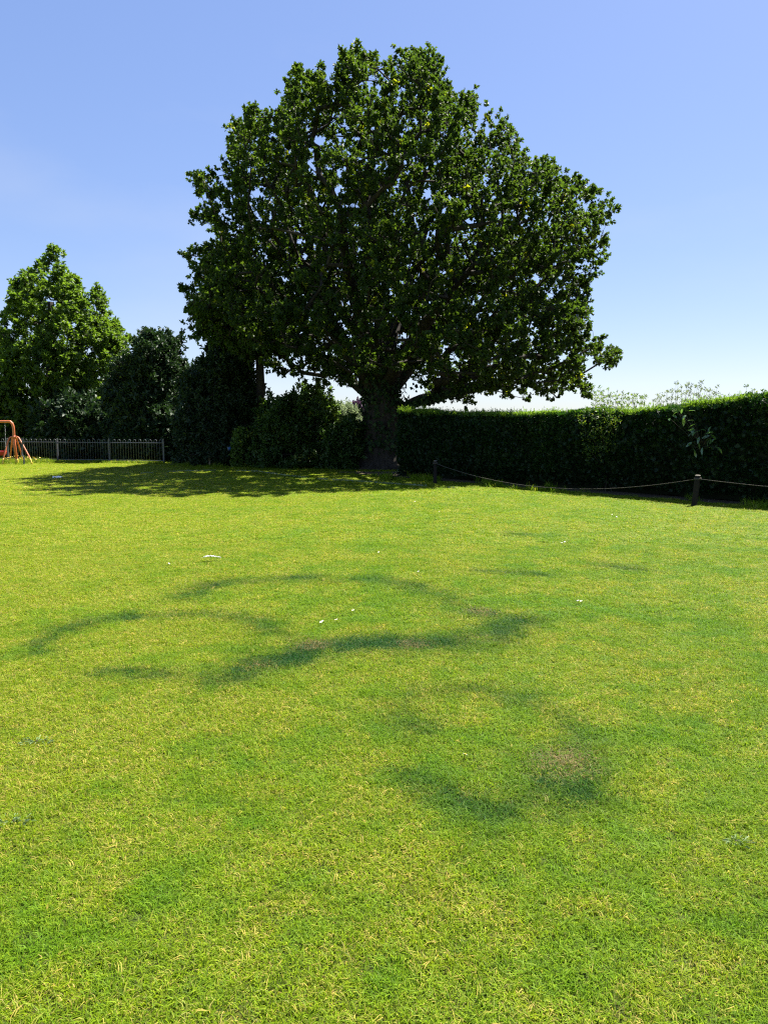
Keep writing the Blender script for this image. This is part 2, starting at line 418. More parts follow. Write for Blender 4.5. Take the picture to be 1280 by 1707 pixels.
# a mid zone that is still fairly fine
xs = np.unique(np.round(np.concatenate([xs, np.arange(-24, 16, .4)]), 4)); ys = np.unique(np.round(np.concatenate([ys, np.arange(15, 40, .25)]), 4))
gx, gy = np.meshgrid(xs, ys, indexing='xy')
fx, fy = gx.ravel(), gy.ravel()
fz = (fbm2(fx, fy, 3.0, 9) - .5) * .05 * np.clip((60 - np.hypot(fx, fy)) / 40, 0, 1) * np.clip((fy - 1) / 4, .2, 1)
def ground_z(x, y):
    x = np.asarray(x, float); y = np.asarray(y, float)
    return (fbm2(x, y, 3.0, 9) - .5) * .05 * np.clip((60 - np.hypot(x, y)) / 40, 0, 1) * np.clip((y - 1) / 4, .2, 1)
nx, ny = len(xs), len(ys)
ii = (np.arange(ny - 1)[:, None] * nx + np.arange(nx - 1)[None]).ravel()
quads = np.stack([ii, ii + 1, ii + nx + 1, ii + nx], 1)
me = mesh_np('lawn', np.stack([fx, fy, fz], 1), quads, M['turf'],
             {'ring': ring_mask(fx, fy), 'dry': dry_mask(fx, fy), 'soil': soil_mask(fx, fy), 'thatch': np.clip((13 - fy) / 8, 0, 1) * (fy > -30)}, True)  # thatch also carries the painted shade between near blades
lawn = obj('lawn', me, kind='structure'); lawn['label'] = 'sunlit mown lawn with darker fairy rings'

# ------------------------------------------------------------------ grass
def make_tuft(name, n, rad, h, w, lean, seed):
    r = np.random.default_rng(seed)
    a = r.random(n) * 6.283; q = np.sqrt(r.random(n)) * rad
    base = np.stack([np.cos(a) * q, np.sin(a) * q, np.full(n, -.008)], 1)
    az = r.random(n) * 6.283; ln = lean * (.35 + r.random(n))
    H = h * (.5 + .75 * r.random(n)); ww = w * (.6 + .7 * r.random(n))
    d = np.stack([np.cos(az), np.sin(az), np.zeros(n)], 1); s = np.stack([-d[:, 1], d[:, 0], d[:, 2]], 1)
    # blades twist a little so that they do not all face one way
    tw = (r.random(n) - .5) * 1.6
    s = s * np.cos(tw)[:, None] + d * np.sin(tw)[:, None]
    up = np.array([0, 0, 1.])
    mid = base + d * (H * ln * .35)[:, None] + up * (H * .62)[:, None]
    tip = base + d * (H * ln)[:, None] + up * (H * (1.0 - .3 * ln))[:, None]
    V = np.stack([base - s * ww[:, None] * .5, base + s * ww[:, None] * .5, mid + s * ww[:, None] * .45, mid - s * ww[:, None] * .45, tip], 1).reshape(-1, 3)
    b = (np.arange(n) * 5)[:, None]
    me = mesh_np(name, V, [b + np.array([[3, 2, 4]]), b + np.array([[0, 1, 2, 3]])], M['grass'], {'brnd': np.repeat(r.random(n), 5), 'bval': np.repeat(r.random(n), 5)})
    return me
tufts = bpy.data.collections.new('grass_tufts')
specs = [(92, .055, .027, .0025, 1.2), (92, .055, .024, .0028, 1.5), (88, .06, .030, .0024, 1.1), (92, .055, .022, .0030, 1.7), (92, .055, .027, .0027, 1.3),
         (26, .07, .20, .007, .55), (26, .07, .26, .006, .45)]
for i, (n, rad, h, w, lean) in enumerate(specs):
    o = bpy.data.objects.new('tuft_%02d' % i, make_tuft('tuft_%02d' % i, n, rad, h, w, lean, 40 + i)); tufts.objects.link(o)
def grass_object(name, pts, scl, idx, extra):
    n = len(pts)
    me = bpy.data.meshes.new(name); me.vertices.add(n); me.vertices.foreach_set('co', np.asarray(pts, np.float32).ravel())
    def add(k, v, typ='FLOAT'):
        a = me.attributes.new(k, typ, 'POINT')
        a.data.foreach_set('vector' if typ == 'FLOAT_VECTOR' else 'value', np.ascontiguousarray(v, np.float32 if typ != 'INT' else np.int32).ravel())
    rot = np.stack([(rng.random(n) - .5) * .3, (rng.random(n) - .5) * .3, rng.random(n) * 6.283], 1)
    add('rot', rot, 'FLOAT_VECTOR'); add('scl', scl, 'FLOAT_VECTOR'); add('idx', idx, 'INT')
    for k, v in extra.items(): add(k, v)
    o = obj(name, me, kind='stuff')
    ng = bpy.data.node_groups.new(name, 'GeometryNodeTree')
    ng.interface.new_socket('Geometry', in_out='INPUT', socket_type='NodeSocketGeometry')
    ng.interface.new_socket('Geometry', in_out='OUTPUT', socket_type='NodeSocketGeometry')
    N = ng.nodes.new; L = ng.links.new
    gi, go = N('NodeGroupInput'), N('NodeGroupOutput')
    ci = N('GeometryNodeCollectionInfo'); ci.inputs['Collection'].default_value = tufts
    ci.inputs['Separate Children'].default_value = True; ci.inputs['Reset Children'].default_value = True
    ip = N('GeometryNodeInstanceOnPoints'); ip.inputs['Pick Instance'].default_value = True
    def named(k, t):
        a = N('GeometryNodeInputNamedAttribute'); a.data_type = t; a.inputs['Name'].default_value = k; return a.outputs['Attribute']
    L(gi.outputs[0], ip.inputs['Points']); L(ci.outputs[0], ip.inputs['Instance'])
    L(named('idx', 'INT'), ip.inputs['Instance Index']); L(named('scl', 'FLOAT_VECTOR'), ip.inputs['Scale'])
    e2r = N('FunctionNodeEulerToRotation'); L(named('rot', 'FLOAT_VECTOR'), e2r.inputs[0]); L(e2r.outputs[0], ip.inputs['Rotation'])
    L(ip.outputs[0], go.inputs[0])
    md = o.modifiers.new('scatter', 'NODES'); md.node_group = ng
    return o
pts, scl, idx = [], [], []
def zone(y0, y1, dens, s, hs):
    """tufts between two distances, wide enough for a step to either side"""
    half = .56 * y1 + 1.2
    c_ = 1 / math.sqrt(dens)                              # jittered cells: no bald spots
    x, y = np.meshgrid(np.arange(-half, half, c_), np.arange(y0, y1, c_)); x = x.ravel(); y = y.ravel(); n = len(x)
    x = x + (rng.random(n) - .5) * c_ * 1.5; y = y + (rng.random(n) - .5) * c_ * 1.5
    k = np.abs(x) < .56 * y + 1.2
    k &= rng.random(n) > soil_mask(x, y) * 1.05
    x, y = x[k], y[k]
    sc = s * (.8 + .45 * rng.random(len(x)))
    hz = hs * (.72 + .5 * rng.random(len(x))) * (.85 + .4 * fbm2(x, y, .5, 11))
    pts.append(np.stack([x, y, ground_z(x, y)], 1)); scl.append(np.stack([sc, sc, hz], 1)); idx.append(rng.integers(0, 5, len(x)))
zone(1.0, 3.2, 640, 1.0, 1.0); zone(3.2, 6, 520, 1.08, 1.05); zone(6, 10, 330, 1.3, 1.1); zone(10, 17, 150, 1.85, 1.15); zone(17, 33, 50, 2.8, 1.2)
# taller uncut grass along the fence foot, the hedge foot and under the trees
def strip(a, b, n, spread, hs, dens_noise=0):
    a, b = np.asarray(a)[:2], np.asarray(b)[:2]
    t = rng.random(n); p_ = a + (b - a) * t[:, None] + rng.normal(0, spread, (n, 2))
    if dens_noise: p_ = p_[noise2(p_[:, 0], p_[:, 1], .8, 13) > dens_noise]
    n = len(p_); sc = .8 + .7 * rng.random(n); hz = hs * (.5 + .9 * rng.random(n))
    pts.append(np.stack([p_[:, 0], p_[:, 1], ground_z(p_[:, 0], p_[:, 1])], 1)); scl.append(np.stack([sc, sc, hz], 1)); idx.append(rng.integers(5, 7, n))
FENCE_R, FENCE_L = at(275, 772, 31.3), at(-260, 768, 36.0)
strip(FENCE_R - [0, .3, 0], at(0, 768, 33.2), 500, .15, .55)
strip(at(10, 768, 32.2), at(95, 768, 32.0), 420, .55, .85, .40)
strip(at(-60, 768, 32.6), at(20, 768, 32.2), 260, .5, .8, .35)
strip(hpt(T_END, -.55), hpt(12, -.75), 700, .25, .7, .5)
strip(at(300, 776, 29.6), at(620, 782, 27.9), 500, .35, .7, .45)
pts = np.concatenate(pts); scl = np.concatenate(scl); idx = np.concatenate(idx)
weeds = [(65, 1240, .10), (20, 1378, .09), (1225, 1408, .07), (1110, 1640, .05)]     # pale grey-green weed patches
pale = np.zeros(len(pts))
for x, y, r_ in weeds:
    c = gp(x, y); pale = np.maximum(pale, np.exp(-((pts[:, 0] - c[0]) ** 2 + (pts[:, 1] - c[1]) ** 2) / (r_ * .6) ** 2) * .0)
tall = idx >= 5
dry = dry_mask(pts[:, 0], pts[:, 1]); dry[tall] *= .75
rm = ring_mask(pts[:, 0], pts[:, 1])
grass = grass_object('grass', pts, scl, idx, {'ring': np.clip(rm + (rng.random(len(rm)) - .55) * .9 * rm, 0, 1), 'dry': dry, 'brown': brown_mask(pts[:, 0], pts[:, 1]), 'pale': pale})
grass['label'] = 'short mown grass blades covering the lawn'; grass['category'] = 'grass'
print('tufts', len(pts))

# ------------------------------------------------------------------ trees and shrubs
def sample_volume(outline, D, depth, n, shell=.5, ymid_frac=None, cull=.0, cs=1.3, thin=0):
    """points in a real volume: the outline at distance D, an elliptical section in depth"""
    ol = np.asarray(outline, float)
    W3 = np.array([at(x, y, D) for x, y in ol])
    lo, hi = W3.min(0), W3.max(0)
    out = []
    zz = np.linspace(lo[2], hi[2], 40)
    # half width per height
    xl, xr = [], []
    for z in zz:
        P = np.stack([np.linspace(lo[0], hi[0], 120), np.full(120, D), np.full(120, z)], 1)
        px, py = project(P); k = in_poly(px, py, ol)
        if k.any(): xl.append(P[k, 0].min()); xr.append(P[k, 0].max())
        else: xl.append(np.nan); xr.append(np.nan)
    xl, xr = np.array(xl), np.array(xr); ok = ~np.isnan(xl)
    tot = 0
    while tot < n:
        m_ = n * 6
        P = lo + rng.random((m_, 3)) * (hi - lo); P[:, 1] = D + (rng.random(m_) * 2 - 1) * depth
        a = np.interp(P[:, 2], zz[ok], xl[ok]); b = np.interp(P[:, 2], zz[ok], xr[ok])
        c = (a + b) / 2; h = np.maximum((b - a) / 2, .1)
        rr = np.sqrt(((P[:, 0] - c) / h) ** 2 + ((P[:, 1] - D) / np.minimum(depth, h * depth / (np.nanmax(xr - xl) / 2) * 1.15 + .15)) ** 2)
        px, py = project(P)
        k = (rr < 1) & in_poly(px, py, ol)
        k &= rng.random(m_) < np.clip(shell + (1 - shell) * rr ** 1.5, 0, 1)
        if cull: k &= noise3(P, cs) > cull - .16 * np.clip((P[:, 2] - lo[2]) / (hi[2] - lo[2]) * 4 - 2.6, 0, 1)
        if thin: k &= rng.random(m_) < np.clip(.22 + (P[:, 2] - lo[2]) / thin, 0, 1)
        P = P[k]; out.append(P); tot += len(P)
    return np.concatenate(out)[:n]

def grow(roots, targets, w_len=.30, step=.7, wig=.09):
    """connect every target to the nearest good place on the tree so far; returns nodes, parents, tip index"""
    nodes = [r_[0] for r_ in roots]; par = [r_[1] for r_ in roots]
    cap = len(roots) + len(targets) * 14
    P = np.zeros((cap, 3)); plen = np.zeros(cap); n = len(nodes); P[:n] = nodes
    for i in range(n):
        plen[i] = 0 if par[i] < 0 else plen[par[i]] + np.linalg.norm(P[i] - P[par[i]])
    hub = P[:n].mean(0)
    order = np.argsort(np.linalg.norm(targets - hub, axis=1))
    tips = np.zeros(len(targets), int)
    for q in order:
        T = targets[q]
        d = np.linalg.norm(P[:n] - T, axis=1)
        j = int(np.argmin(d + w_len * plen[:n] * .35 + .25 * np.maximum(0, P[:n, 2] - T[2])))
        L = d[j]; k = max(1, int(L / step)); prev = j
        A = P[j].copy()
        for s in range(1, k + 1):
            f = s / k
            X = A + (T - A) * f
            if s < k:
                X = X + rng.normal(0, wig * L / math.sqrt(k) * .6, 3); X[2] += .10 * L * math.sin(math.pi * f)
            if n >= cap: break
            P[n] = X; par.append(prev); plen[n] = plen[prev] + np.linalg.norm(X - P[prev]); prev = n; n += 1
        tips[q] = prev
    return P[:n], np.array(par), tips
def radii(par, tips, r_tip, r_root, n_nodes):
    cnt = np.zeros(n_nodes); np.add.at(cnt, tips, 1.0)
    for i in range(n_nodes - 1, -1, -1):
        if par[i] >= 0: cnt[par[i]] += cnt[i]
    cnt = np.maximum(cnt, .5)
    e = math.log(r_root / r_tip) / math.log(max(cnt.max(), 3))
    return r_tip * np.maximum(cnt, 1) ** e
def foliage(tips, hub, per, spread, leaves, L, up=.6, wr=.55, flat=1.0, tint_noise=1.6, yellow=.0, twigs=True, out_bias=.5, droop=.15):
    """leaf clusters on short shoots round each branch tip -> leaf mesh data, tint, twig edges"""
    n = len(tips)
    C = np.repeat(tips, per, 0); o = unit(rng.normal(0, 1, C.shape)) * (spread * rng.random(len(C)) ** .5)[:, None]
    o[:, 2] *= flat
    shoot = C + o
    outw = unit(shoot - hub)
    sdir = unit(o * 1.0 + outw * spread * out_bias + np.array([0, 0, .35 * spread]))
    S = np.repeat(shoot, leaves, 0); D_ = np.repeat(sdir, leaves, 0)
    ax = unit(rng.normal(0, 1, S.shape) + D_ * 1.0)
    pos = S + D_ * (L * 1.1 * (rng.random(len(S)) - .6))[:, None] + rng.normal(0, L * .18, S.shape)
    nr = unit(rng.normal(0, .55, S.shape) + np.array([0, 0, up]) + np.repeat(outw, leaves, 0) * .25)
    LL = L * (.65 + .6 * rng.random(len(S)))
    V, Ft = leaf_geo(pos, ax, nr, LL, wr, .10, droop)
    t = .45 * noise3(S, tint_noise) + .35 * np.repeat(rng.random(len(shoot)), leaves) + .3 * rng.random(len(S))
    t = np.clip((t - .12) * .92, 0, .86)
    if yellow:
        yk = np.repeat(rng.random(len(shoot)) < yellow, leaves) & (rng.random(len(S)) < .7); t[yk] = .93 + .07 * rng.random(yk.sum())  # random bright yellow shoots paint leaves that catch the sun
    return V, Ft, np.repeat(t, 4), (C, shoot)

def plant(name, label, cat, outline, D, depth, trunk, trunk_r, n_tips, per, leaves, L, leafmat, spread=.45, shell=.5, cull=0, cs=1.3,
          limbs=(), up=.6, wr=.55, flat=1.0, yellow=0, group=None, r_tip=.012, stems=0, bark='bark', droop=.15, trunk_lump=.12, wlen=.30, thin=0, sprigs=0):
    """a woody plant: tapered trunk or stems, branches grown out to the crown volume, leaf crown"""
    base = np.array(trunk[0], float)
    root = thing(name, label, cat, base, group)
    ol = np.array(outline, float); c_ = (ol.max(0) + ol.min(0)) / 2; hf = (ol.max(0) - ol.min(0)) / 2
    m_px = (spread * .55 + L * .4) * F / D                  # leaves reach past their shoots: grow the wood inside the outline
    low = ol[:, 1] > ol[:, 1].max() - .08 * hf[1]
    ol = np.stack([c_[0] + (ol[:, 0] - c_[0]) * (1 - m_px / hf[0]), np.where(low, ol[:, 1], c_[1] + (ol[:, 1] - c_[1]) * (1 - m_px / hf[1]))], 1)
    outline = ol
    tips = sample_volume(outline, D, depth, n_tips, shell, cull=cull, cs=cs, thin=thin)
    hub = tips.mean(0)
    if sprigs:                                           # long shoots that break the outline
        dn = np.linalg.norm((tips - hub) / (tips.std(0) + .01), axis=1)
        pick = rng.choice(np.argsort(-dn)[:int(n_tips * .4)], sprigs, False)
        sd = unit(unit(tips[pick] - hub) + rng.normal(0, .35, (sprigs, 3)) + [0, 0, .45])
        ln = .12 + .34 * rng.random(sprigs) ** 1.5
        spr = np.concatenate([tips[pick] + sd * (ln * f)[:, None] for f in (.45, .8, 1.1)])
    rootlist = []
    tr = smooth_poly(trunk, max(6, len(trunk) * 4)) if len(trunk) > 1 else np.array(trunk)
    for i, p_ in enumerate(tr): rootlist.append((p_, i - 1))
    top = len(tr) - 1
    for s in range(stems):
        a = rng.random() * 6.283; q = base + np.array([math.cos(a), math.sin(a), 0]) * rng.random() * depth * .5
        rootlist.append((q, -1)); rootlist.append((q + np.array([math.cos(a) * .2, math.sin(a) * .2, .5]), len(rootlist) - 1))
    for lb in limbs:
        lp = smooth_poly([tr[lb[0]]] + [np.array(q) for q in lb[1]], 4 * len(lb[1]) + 1)[1:]
        pr = lb[0]
        for q in lp: rootlist.append((q, pr)); pr = len(rootlist) - 1
    P, par, ti = grow(rootlist, tips, wlen)
    rad = radii(par, ti, r_tip, trunk_r, len(P))
    e = np.where(par >= 0)[0]
    keep = e[e > top] if len(tr) > 1 else e
    V1, F1 = edge_tubes(P[par[keep]], P[keep], np.minimum(rad[par[keep]], rad[keep] * 1.35), rad[keep], 5)
    big = rad[keep] > .05
    parts = [(V1, F1)]
    if big.any():                                        # knuckles that close the joints of thick limbs
        kb = keep[big]
        parts.append(edge_tubes(P[kb] - np.array([0, 0, 1]) * rad[kb][:, None] * .5, P[kb] + np.array([0, 0, 1]) * rad[kb][:, None] * .5, rad[kb] * .93, rad[kb] * .93, 7))
    LV, LF, tint, (c0, c1) = foliage(tips, hub, per, spread, leaves, L, up, wr, flat, yellow=yellow, droop=droop)
    if sprigs:
        V2, F2, t2, (d0, d1) = foliage(spr, hub, 2, spread * .33, leaves, L * .95, up, wr, flat, yellow=yellow, droop=droop)
        LF = np.concatenate([LF, F2 + len(LV)]); LV = np.concatenate([LV, V2]); tint = np.concatenate([tint, t2])
        c0 = np.concatenate([c0, np.tile(tips[pick], (3, 1))]); c1 = np.concatenate([c1, spr])
    sel = rng.random(len(c0)) < .6
    parts.append(edge_tubes(c0[sel], c1[sel], np.full(sel.sum(), r_tip * .6), np.full(sel.sum(), r_tip * .35), 3))
    BV, BF = join_parts(parts)
    obj('branches', mesh_np(name + '_branches', BV - base, BF, M['bark' if bark == 'bark' else 'twig'], smooth=True), root, 'stuff')
    if len(tr) > 1:
        tt = np.linspace(0, 1, len(tr)); fl = 1 + .75 * np.exp(-tt * len(tr) * .55)
        rr_ = np.maximum(rad[:len(tr)], trunk_r * (1 - .45 * tt)) * fl
        TV, TF = sweep(tr - [0, 0, .1], rr_, 20, trunk_lump, seed=len(name))
        obj('trunk', mesh_np(name + '_trunk', TV - base, TF, M[bark], smooth=True), root)
    obj('crown', mesh_np(name + '_crown', LV - base, LF, M[leafmat], {'tint': tint}), root, 'stuff')
    return root, P, rad, par

# --- the oak
OD = 28.0
OAK = [(560, 640), (505, 652), (470, 640), (420, 612), (370, 585), (325, 568), (302, 552), (312, 522), (295, 492), (322, 462), (295, 432), (328, 412), (298, 372), (306, 350), (326, 328),
       (311, 292), (350, 284), (369, 262), (374, 215), (398, 178), (438, 186), (466, 190), (469, 150), (488, 113), (528, 106), (560, 116), (568, 86), (618, 80), (642, 70), (700, 80), (722, 66), (738, 98),
       (748, 150), (786, 153), (820, 183), (858, 202), (872, 253), (898, 262), (932, 282), (970, 286), (984, 318), (1016, 318), (1032, 360), (1012, 398), (1030, 440), (986, 482), (986, 530),
       (1036, 575), (1030, 612), (992, 640), (982, 668), (900, 682), (800, 676), (745, 668), (700, 640), (640, 625)]
trunk_pts = [gp(633, 779), at(634, 740, OD), at(636, 700, OD), at(638, 650, OD), at(634, 590, OD)]
trunk_pts[0][1] = OD; trunk_pts[0][0] = at(633, 779, OD)[0]; trunk_pts[0][2] = 0
A = lambda x, y, dy: at(x, y, OD + dy)
nt_ = len(trunk_pts) * 4 - 1
limbs = [
    (nt_ - 7, [A(598, 610, -.3), A(560, 550, -.6), A(520, 470, -.8), A(470, 380, -.6)]),
    (nt_ - 1, [A(630, 520, .3), A(622, 420, .2), A(620, 300, 0), A(628, 190, 0)]),
    (nt_ - 6, [A(682, 610, .4), A(730, 530, .6), A(790, 430, .5), A(840, 330, .2)]),
    (nt_ - 10, [A(690, 672, -.6), A(745, 655, -1.2), A(820, 640, -1.4), A(900, 620, -1.0), A(960, 600, -.6)]),
    (nt_ - 8, [A(590, 640, .5), A(530, 590, .8), A(450, 560, .6), A(370, 530, .3)]),
    (nt_ - 4, [A(655, 560, 1.6), A(690, 450, 3.2), A(720, 350, 4.2)]),
    (nt_ - 4, [A(610, 560, -1.6), A(580, 450, -3.4), A(570, 360, -4.6)]),
    (nt_ - 5, [A(680, 580, -1.6), A(740, 500, -3.4), A(790, 440, -4.8)]),
    (nt_ - 5, [A(600, 570, 1.6), A(540, 470, 3.4), A(500, 370, 4.4)]),
]
oak, oP, oRad, oPar = plant('oak_tree', 'huge broad spreading oak with ivy-clad trunk at the end of the clipped hedge', 'tree', OAK, OD, 7.0, trunk_pts, .74,
      3300, 5, 20, .112, 'oak_leaf', spread=.35, shell=.22, cull=.42, cs=.85, sprigs=420, limbs=limbs, up=.55, wr=.72, yellow=.016, r_tip=.012, thin=2.0)
def ivy(parent, P0, rads, n, L, spread=.16):
    """ivy leaves hugging a stem"""
    base = np.array(parent.location)
    k = rng.integers(0, len(P0), n); a = rng.random(n) * 6.283
    d = np.stack([np.cos(a), np.sin(a), (rng.random(n) - .5) * .3], 1)
    jit = rng.random((n, 1)); k2 = np.minimum(k + 1, len(P0) - 1)
    c = P0[k] * (1 - jit) + P0[k2] * jit
    pos = c + d * (rads[k] + spread * rng.random(n) ** 1.5)[:, None]
    ax = unit(np.array([0, 0, -1.]) + rng.normal(0, .5, (n, 3)))
    V, Ft = leaf_geo(pos, ax, unit(d + rng.normal(0, .35, (n, 3))), L * (.6 + .7 * rng.random(n)), .9, .06, .1)
    obj('ivy', mesh_np('ivy', V - base, Ft, M['ivy_leaf'], {'tint': np.repeat(rng.random(n) * .95, 4)}), parent, 'stuff')
tr_dense = smooth_poly(trunk_pts, 40)
lim_dense = np.concatenate([smooth_poly(l[1][:3], 14) for l in limbs[:5]])
IP = np.concatenate([tr_dense[7:], lim_dense]); IR = np.concatenate([np.linspace(.66, .5, 33), np.full(len(lim_dense), .26)])
ivy(oak, IP, IR, 9000, .15, .30)

# --- trees at the left, beyond the railings
plant('lime_tree', 'tall cone-shaped bright green tree standing behind the bow-top railings', 'tree',
      [(-75, 745), (-80, 650), (-60, 570), (-15, 530), (0, 512), (18, 482), (42, 450), (62, 424), (84, 398), (102, 416), (122, 446), (142, 466), (166, 468), (184, 500), (196, 524), (222, 552), (214, 600), (206, 650), (190, 700), (182, 742)],
      40, 4.0, [at(80, 748, 40) * [1, 1, 0], at(82, 690, 40), at(84, 600, 40), at(85, 500, 40)], .28, 1100, 6, 14, .19, 'lime_leaf', spread=.40, shell=.35, cull=.36, cs=1.1, wr=.6, up=.75, droop=.3, sprigs=220)
plant('ivy_clad_tree', 'rounded dark tree with hanging shoots between the cone-shaped tree and the oak', 'tree',
      [(168, 762), (172, 650), (190, 602), (214, 572), (238, 552), (268, 543), (298, 553), (313, 580), (318, 640), (322, 762)],
      35.5, 2.3, [at(248, 764, 35.5) * [1, 1, 0], at(250, 680, 35.5), at(255, 600, 35.5)], .22, 700, 5, 14, .19, 'yew_leaf', spread=.42, shell=.4, cull=.32, cs=.8, wr=.45, up=.35, droop=.3, sprigs=150)
plant('yew_tree', 'dense dark evergreen beside the slender trunk, reaching down to the lawn', 'tree',
      [(286, 776), (288, 690), (296, 622), (320, 602), (342, 585), (356, 560), (400, 548), (428, 580), (436, 640), (452, 668), (462, 774)],
      31.2, 2.0, [at(370, 774, 31.2) * [1, 1, 0], at(372, 680, 31.2), at(380, 600, 31.2)], .25, 900, 5, 14, .18, 'yew_leaf', spread=.40, shell=.4, cull=.2, cs=.8, wr=.42, up=.3, droop=.3)
plant('slender_tree', 'slim straight dark trunk rising into leaves beside the oak crown', 'tree',
      [(322, 560), (310, 500), (330, 430), (380, 400), (440, 420), (490, 470), (500, 540), (470, 600), (440, 625), (400, 600)],
      30.3, 1.9, [at(431, 778, 30.3) * [1, 1, 0], at(432, 700, 30.3), at(434, 620, 30.3), at(425, 520, 30.3)], .155, 330, 5, 12, .18, 'shrub_leaf', spread=.45, shell=.4, cull=.36, cs=.9)
# --- shrubs under the trees
plant('bramble_thicket', 'broad dark shrub with sunlit yellow-green top left of the oak trunk', 'shrub',
      [(398, 782), (402, 740), (428, 690), (440, 668), (470, 652), (505, 655), (535, 672), (556, 690), (566, 720), (572, 786)],
      29.2, 1.4, [at(485, 778, 29.2) * [1, 1, 0]], .05, 520, 5, 12, .15, 'shrub_leaf', spread=.33, shell=.5, stems=7, bark='twig', yellow=.05, r_tip=.008, cull=.35, cs=.5, sprigs=110)  # yellow shoots paint the sunlit look into the thicket
plant('holly_shrub', 'low dark shrub with painted sunlit leaves against the oak trunk', 'shrub',
      [(535, 784), (538, 730), (560, 705), (590, 698), (612, 705), (620, 730), (622, 784)],
      27.9, .8, [at(578, 780, 27.9) * [1, 1, 0]], .05, 230, 5, 12, .15, 'shrub_leaf', spread=.28, shell=.5, stems=4, bark='twig', r_tip=.008, yellow=.03, cull=.35, cs=.4, sprigs=60)  # lit leaves put into the colour as yellow shoots
plant('sunlit_shrub', 'narrow shrub with sunlight painted into its pale leaves in the gap below the dark evergreen', 'shrub',
      [(386, 778), (388, 740), (392, 712), (404, 708), (414, 718), (412, 778)],
      29.0, .35, [at(400, 777, 29.0) * [1, 1, 0]], .03, 70, 4, 10, .13, 'bright_leaf', spread=.18, shell=.7, stems=2, bark='twig', r_tip=.006)  # pale leaf colour stands in for sun through the gap
plant('silvery_shrub', 'pale silvery green shrub in the sun seen past the oak trunk', 'shrub',
      [(536, 740), (538, 690), (552, 668), (575, 664), (592, 672), (606, 694), (612, 740)],
      44, 1.5, [at(574, 750, 44) * [1, 1, 0]], .06, 260, 5, 12, .20, 'silver_leaf', spread=.36, shell=.6, stems=5, bark='twig', wr=.32)
plant('copper_shrub', 'purple-leaved bush behind the silvery shrub near the oak trunk', 'shrub',
      [(580, 730), (582, 690), (590, 668), (602, 662), (616, 672), (622, 730)],
      48, 1.3, [at(600, 742, 48) * [1, 1, 0]], .06, 200, 5, 12, .20, 'purple_leaf', spread=.36, shell=.6, stems=4, bark='twig')
plant('elder_bush', 'added bright bush standing in for the sunlit top of the dark thicket left of the oak trunk', 'shrub',
      [(478, 760), (482, 680), (500, 648), (530, 640), (556, 656), (570, 690), (572, 760)],
      33.5, 1.0, [at(525, 765, 33.5) * [1, 1, 0]], .05, 260, 5, 12, .15, 'bright_leaf', spread=.30, shell=.5, stems=5, bark='twig', r_tip=.008, cull=.35, cs=.5, sprigs=60)  # bush added so its bright leaves stand in for sun on the thicket
# dark understorey behind the railings that closes the view under the crowns
for x0, x1, top, D_, lab in [(-120, 60, 640, 38.5, 'dark shrub at the foot of the cone-shaped tree by the swing'),
                             (40, 200, 650, 36.8, 'dark shrub behind the middle of the railings'),
                             (180, 330, 650, 34.6, 'dark shrub behind the end of the railings'),
                             (300, 425, 662, 34, 'dark shrub hidden behind the evergreen and slender trunk')]:
    xm = (x0 + x1) / 2; yb = 709 + HC * F / D_ - 1
    plant('understorey_shrub', lab, 'shrub', [(x0, yb), (x0 + 8, top + 40), (x0 + 40, top + 6), (xm, top), (x1 - 40, top + 8), (x1 - 6, top + 42), (x1, yb)],
          D_, 1.6, [at(xm, 755, D_) * [1, 1, 0]], .06, 420, 4, 13, .26, 'yew_leaf', spread=.5, shell=.6, stems=5, bark='twig')

# --- shoots standing above the hedge, rooted behind it
def wispy(label, px0, px1, base_py, tops, Y, leafmat, n_st, seed):
    c = at((px0 + px1) / 2, 700, Y); c[2] = 0
    root = thing('wispy_shrub', label, 'shrub', c, 'wispy shrubs behind the hedge')
    segs = []; LP = []; LA = []
    for s in range(n_st):
        f = (s + rng.random()) / n_st; px = px0 + (px1 - px0) * f
        topy = np.interp(f, np.linspace(0, 1, len(tops)), tops) + rng.normal(0, 5)
        t = at(px, topy, Y + rng.normal(0, .4)); b_ = c + np.array([(t[0] - c[0]) * .55, rng.normal(0, .15), 0])
        q = smooth_poly([b_, (b_ + t) / 2 + rng.normal(0, .06, 3), t], 14)
        segs.append((q[:-1], q[1:], np.linspace(.012, .003, 13), np.linspace(.011, .002, 13)))
        for i in range(4, 14):
            k = 9
            a = rng.random(k) * 6.283
            LP.append(q[i] + rng.normal(0, .025, (k, 3)))
            LA.append(np.stack([np.cos(a), np.sin(a), .8 + .4 * rng.random(k)], 1))
    V, Fq = edge_tubes(*[np.concatenate([s[i] for s in segs]) for i in range(4)], 4)
    obj('stems', mesh_np('stems', V - c, Fq, M['twig']), root, 'stuff')
    LP = np.concatenate(LP); LA = np.concatenate(LA); n = len(LP)
    V, Ft = leaf_geo(LP, LA, rng.normal(0, 1, (n, 3)) + [0, 0, .5], .075 * (.6 + .7 * rng.random(n)), .36)
    obj('foliage', mesh_np('wispy_leaves', V - c, Ft, M[leafmat], {'tint': np.repeat(rng.random(n), 4)}), root, 'stuff')
wispy('upright leafy shoots behind the hedge under the oak crown edge', 985, 1078, 700, [655, 662, 660, 664], 22, 'bright_leaf', 34, 1)
wispy('tallest wispy pale shoots showing above the hedge', 1086, 1195, 700, [672, 655, 642, 640, 660], 20.5, 'silver_leaf', 30, 2)
wispy('low thin sprigs poking above the hedge near its tallest stretch', 1195, 1300, 690, [668, 660, 655, 650], 18.5, 'shrub_leaf', 12, 3)

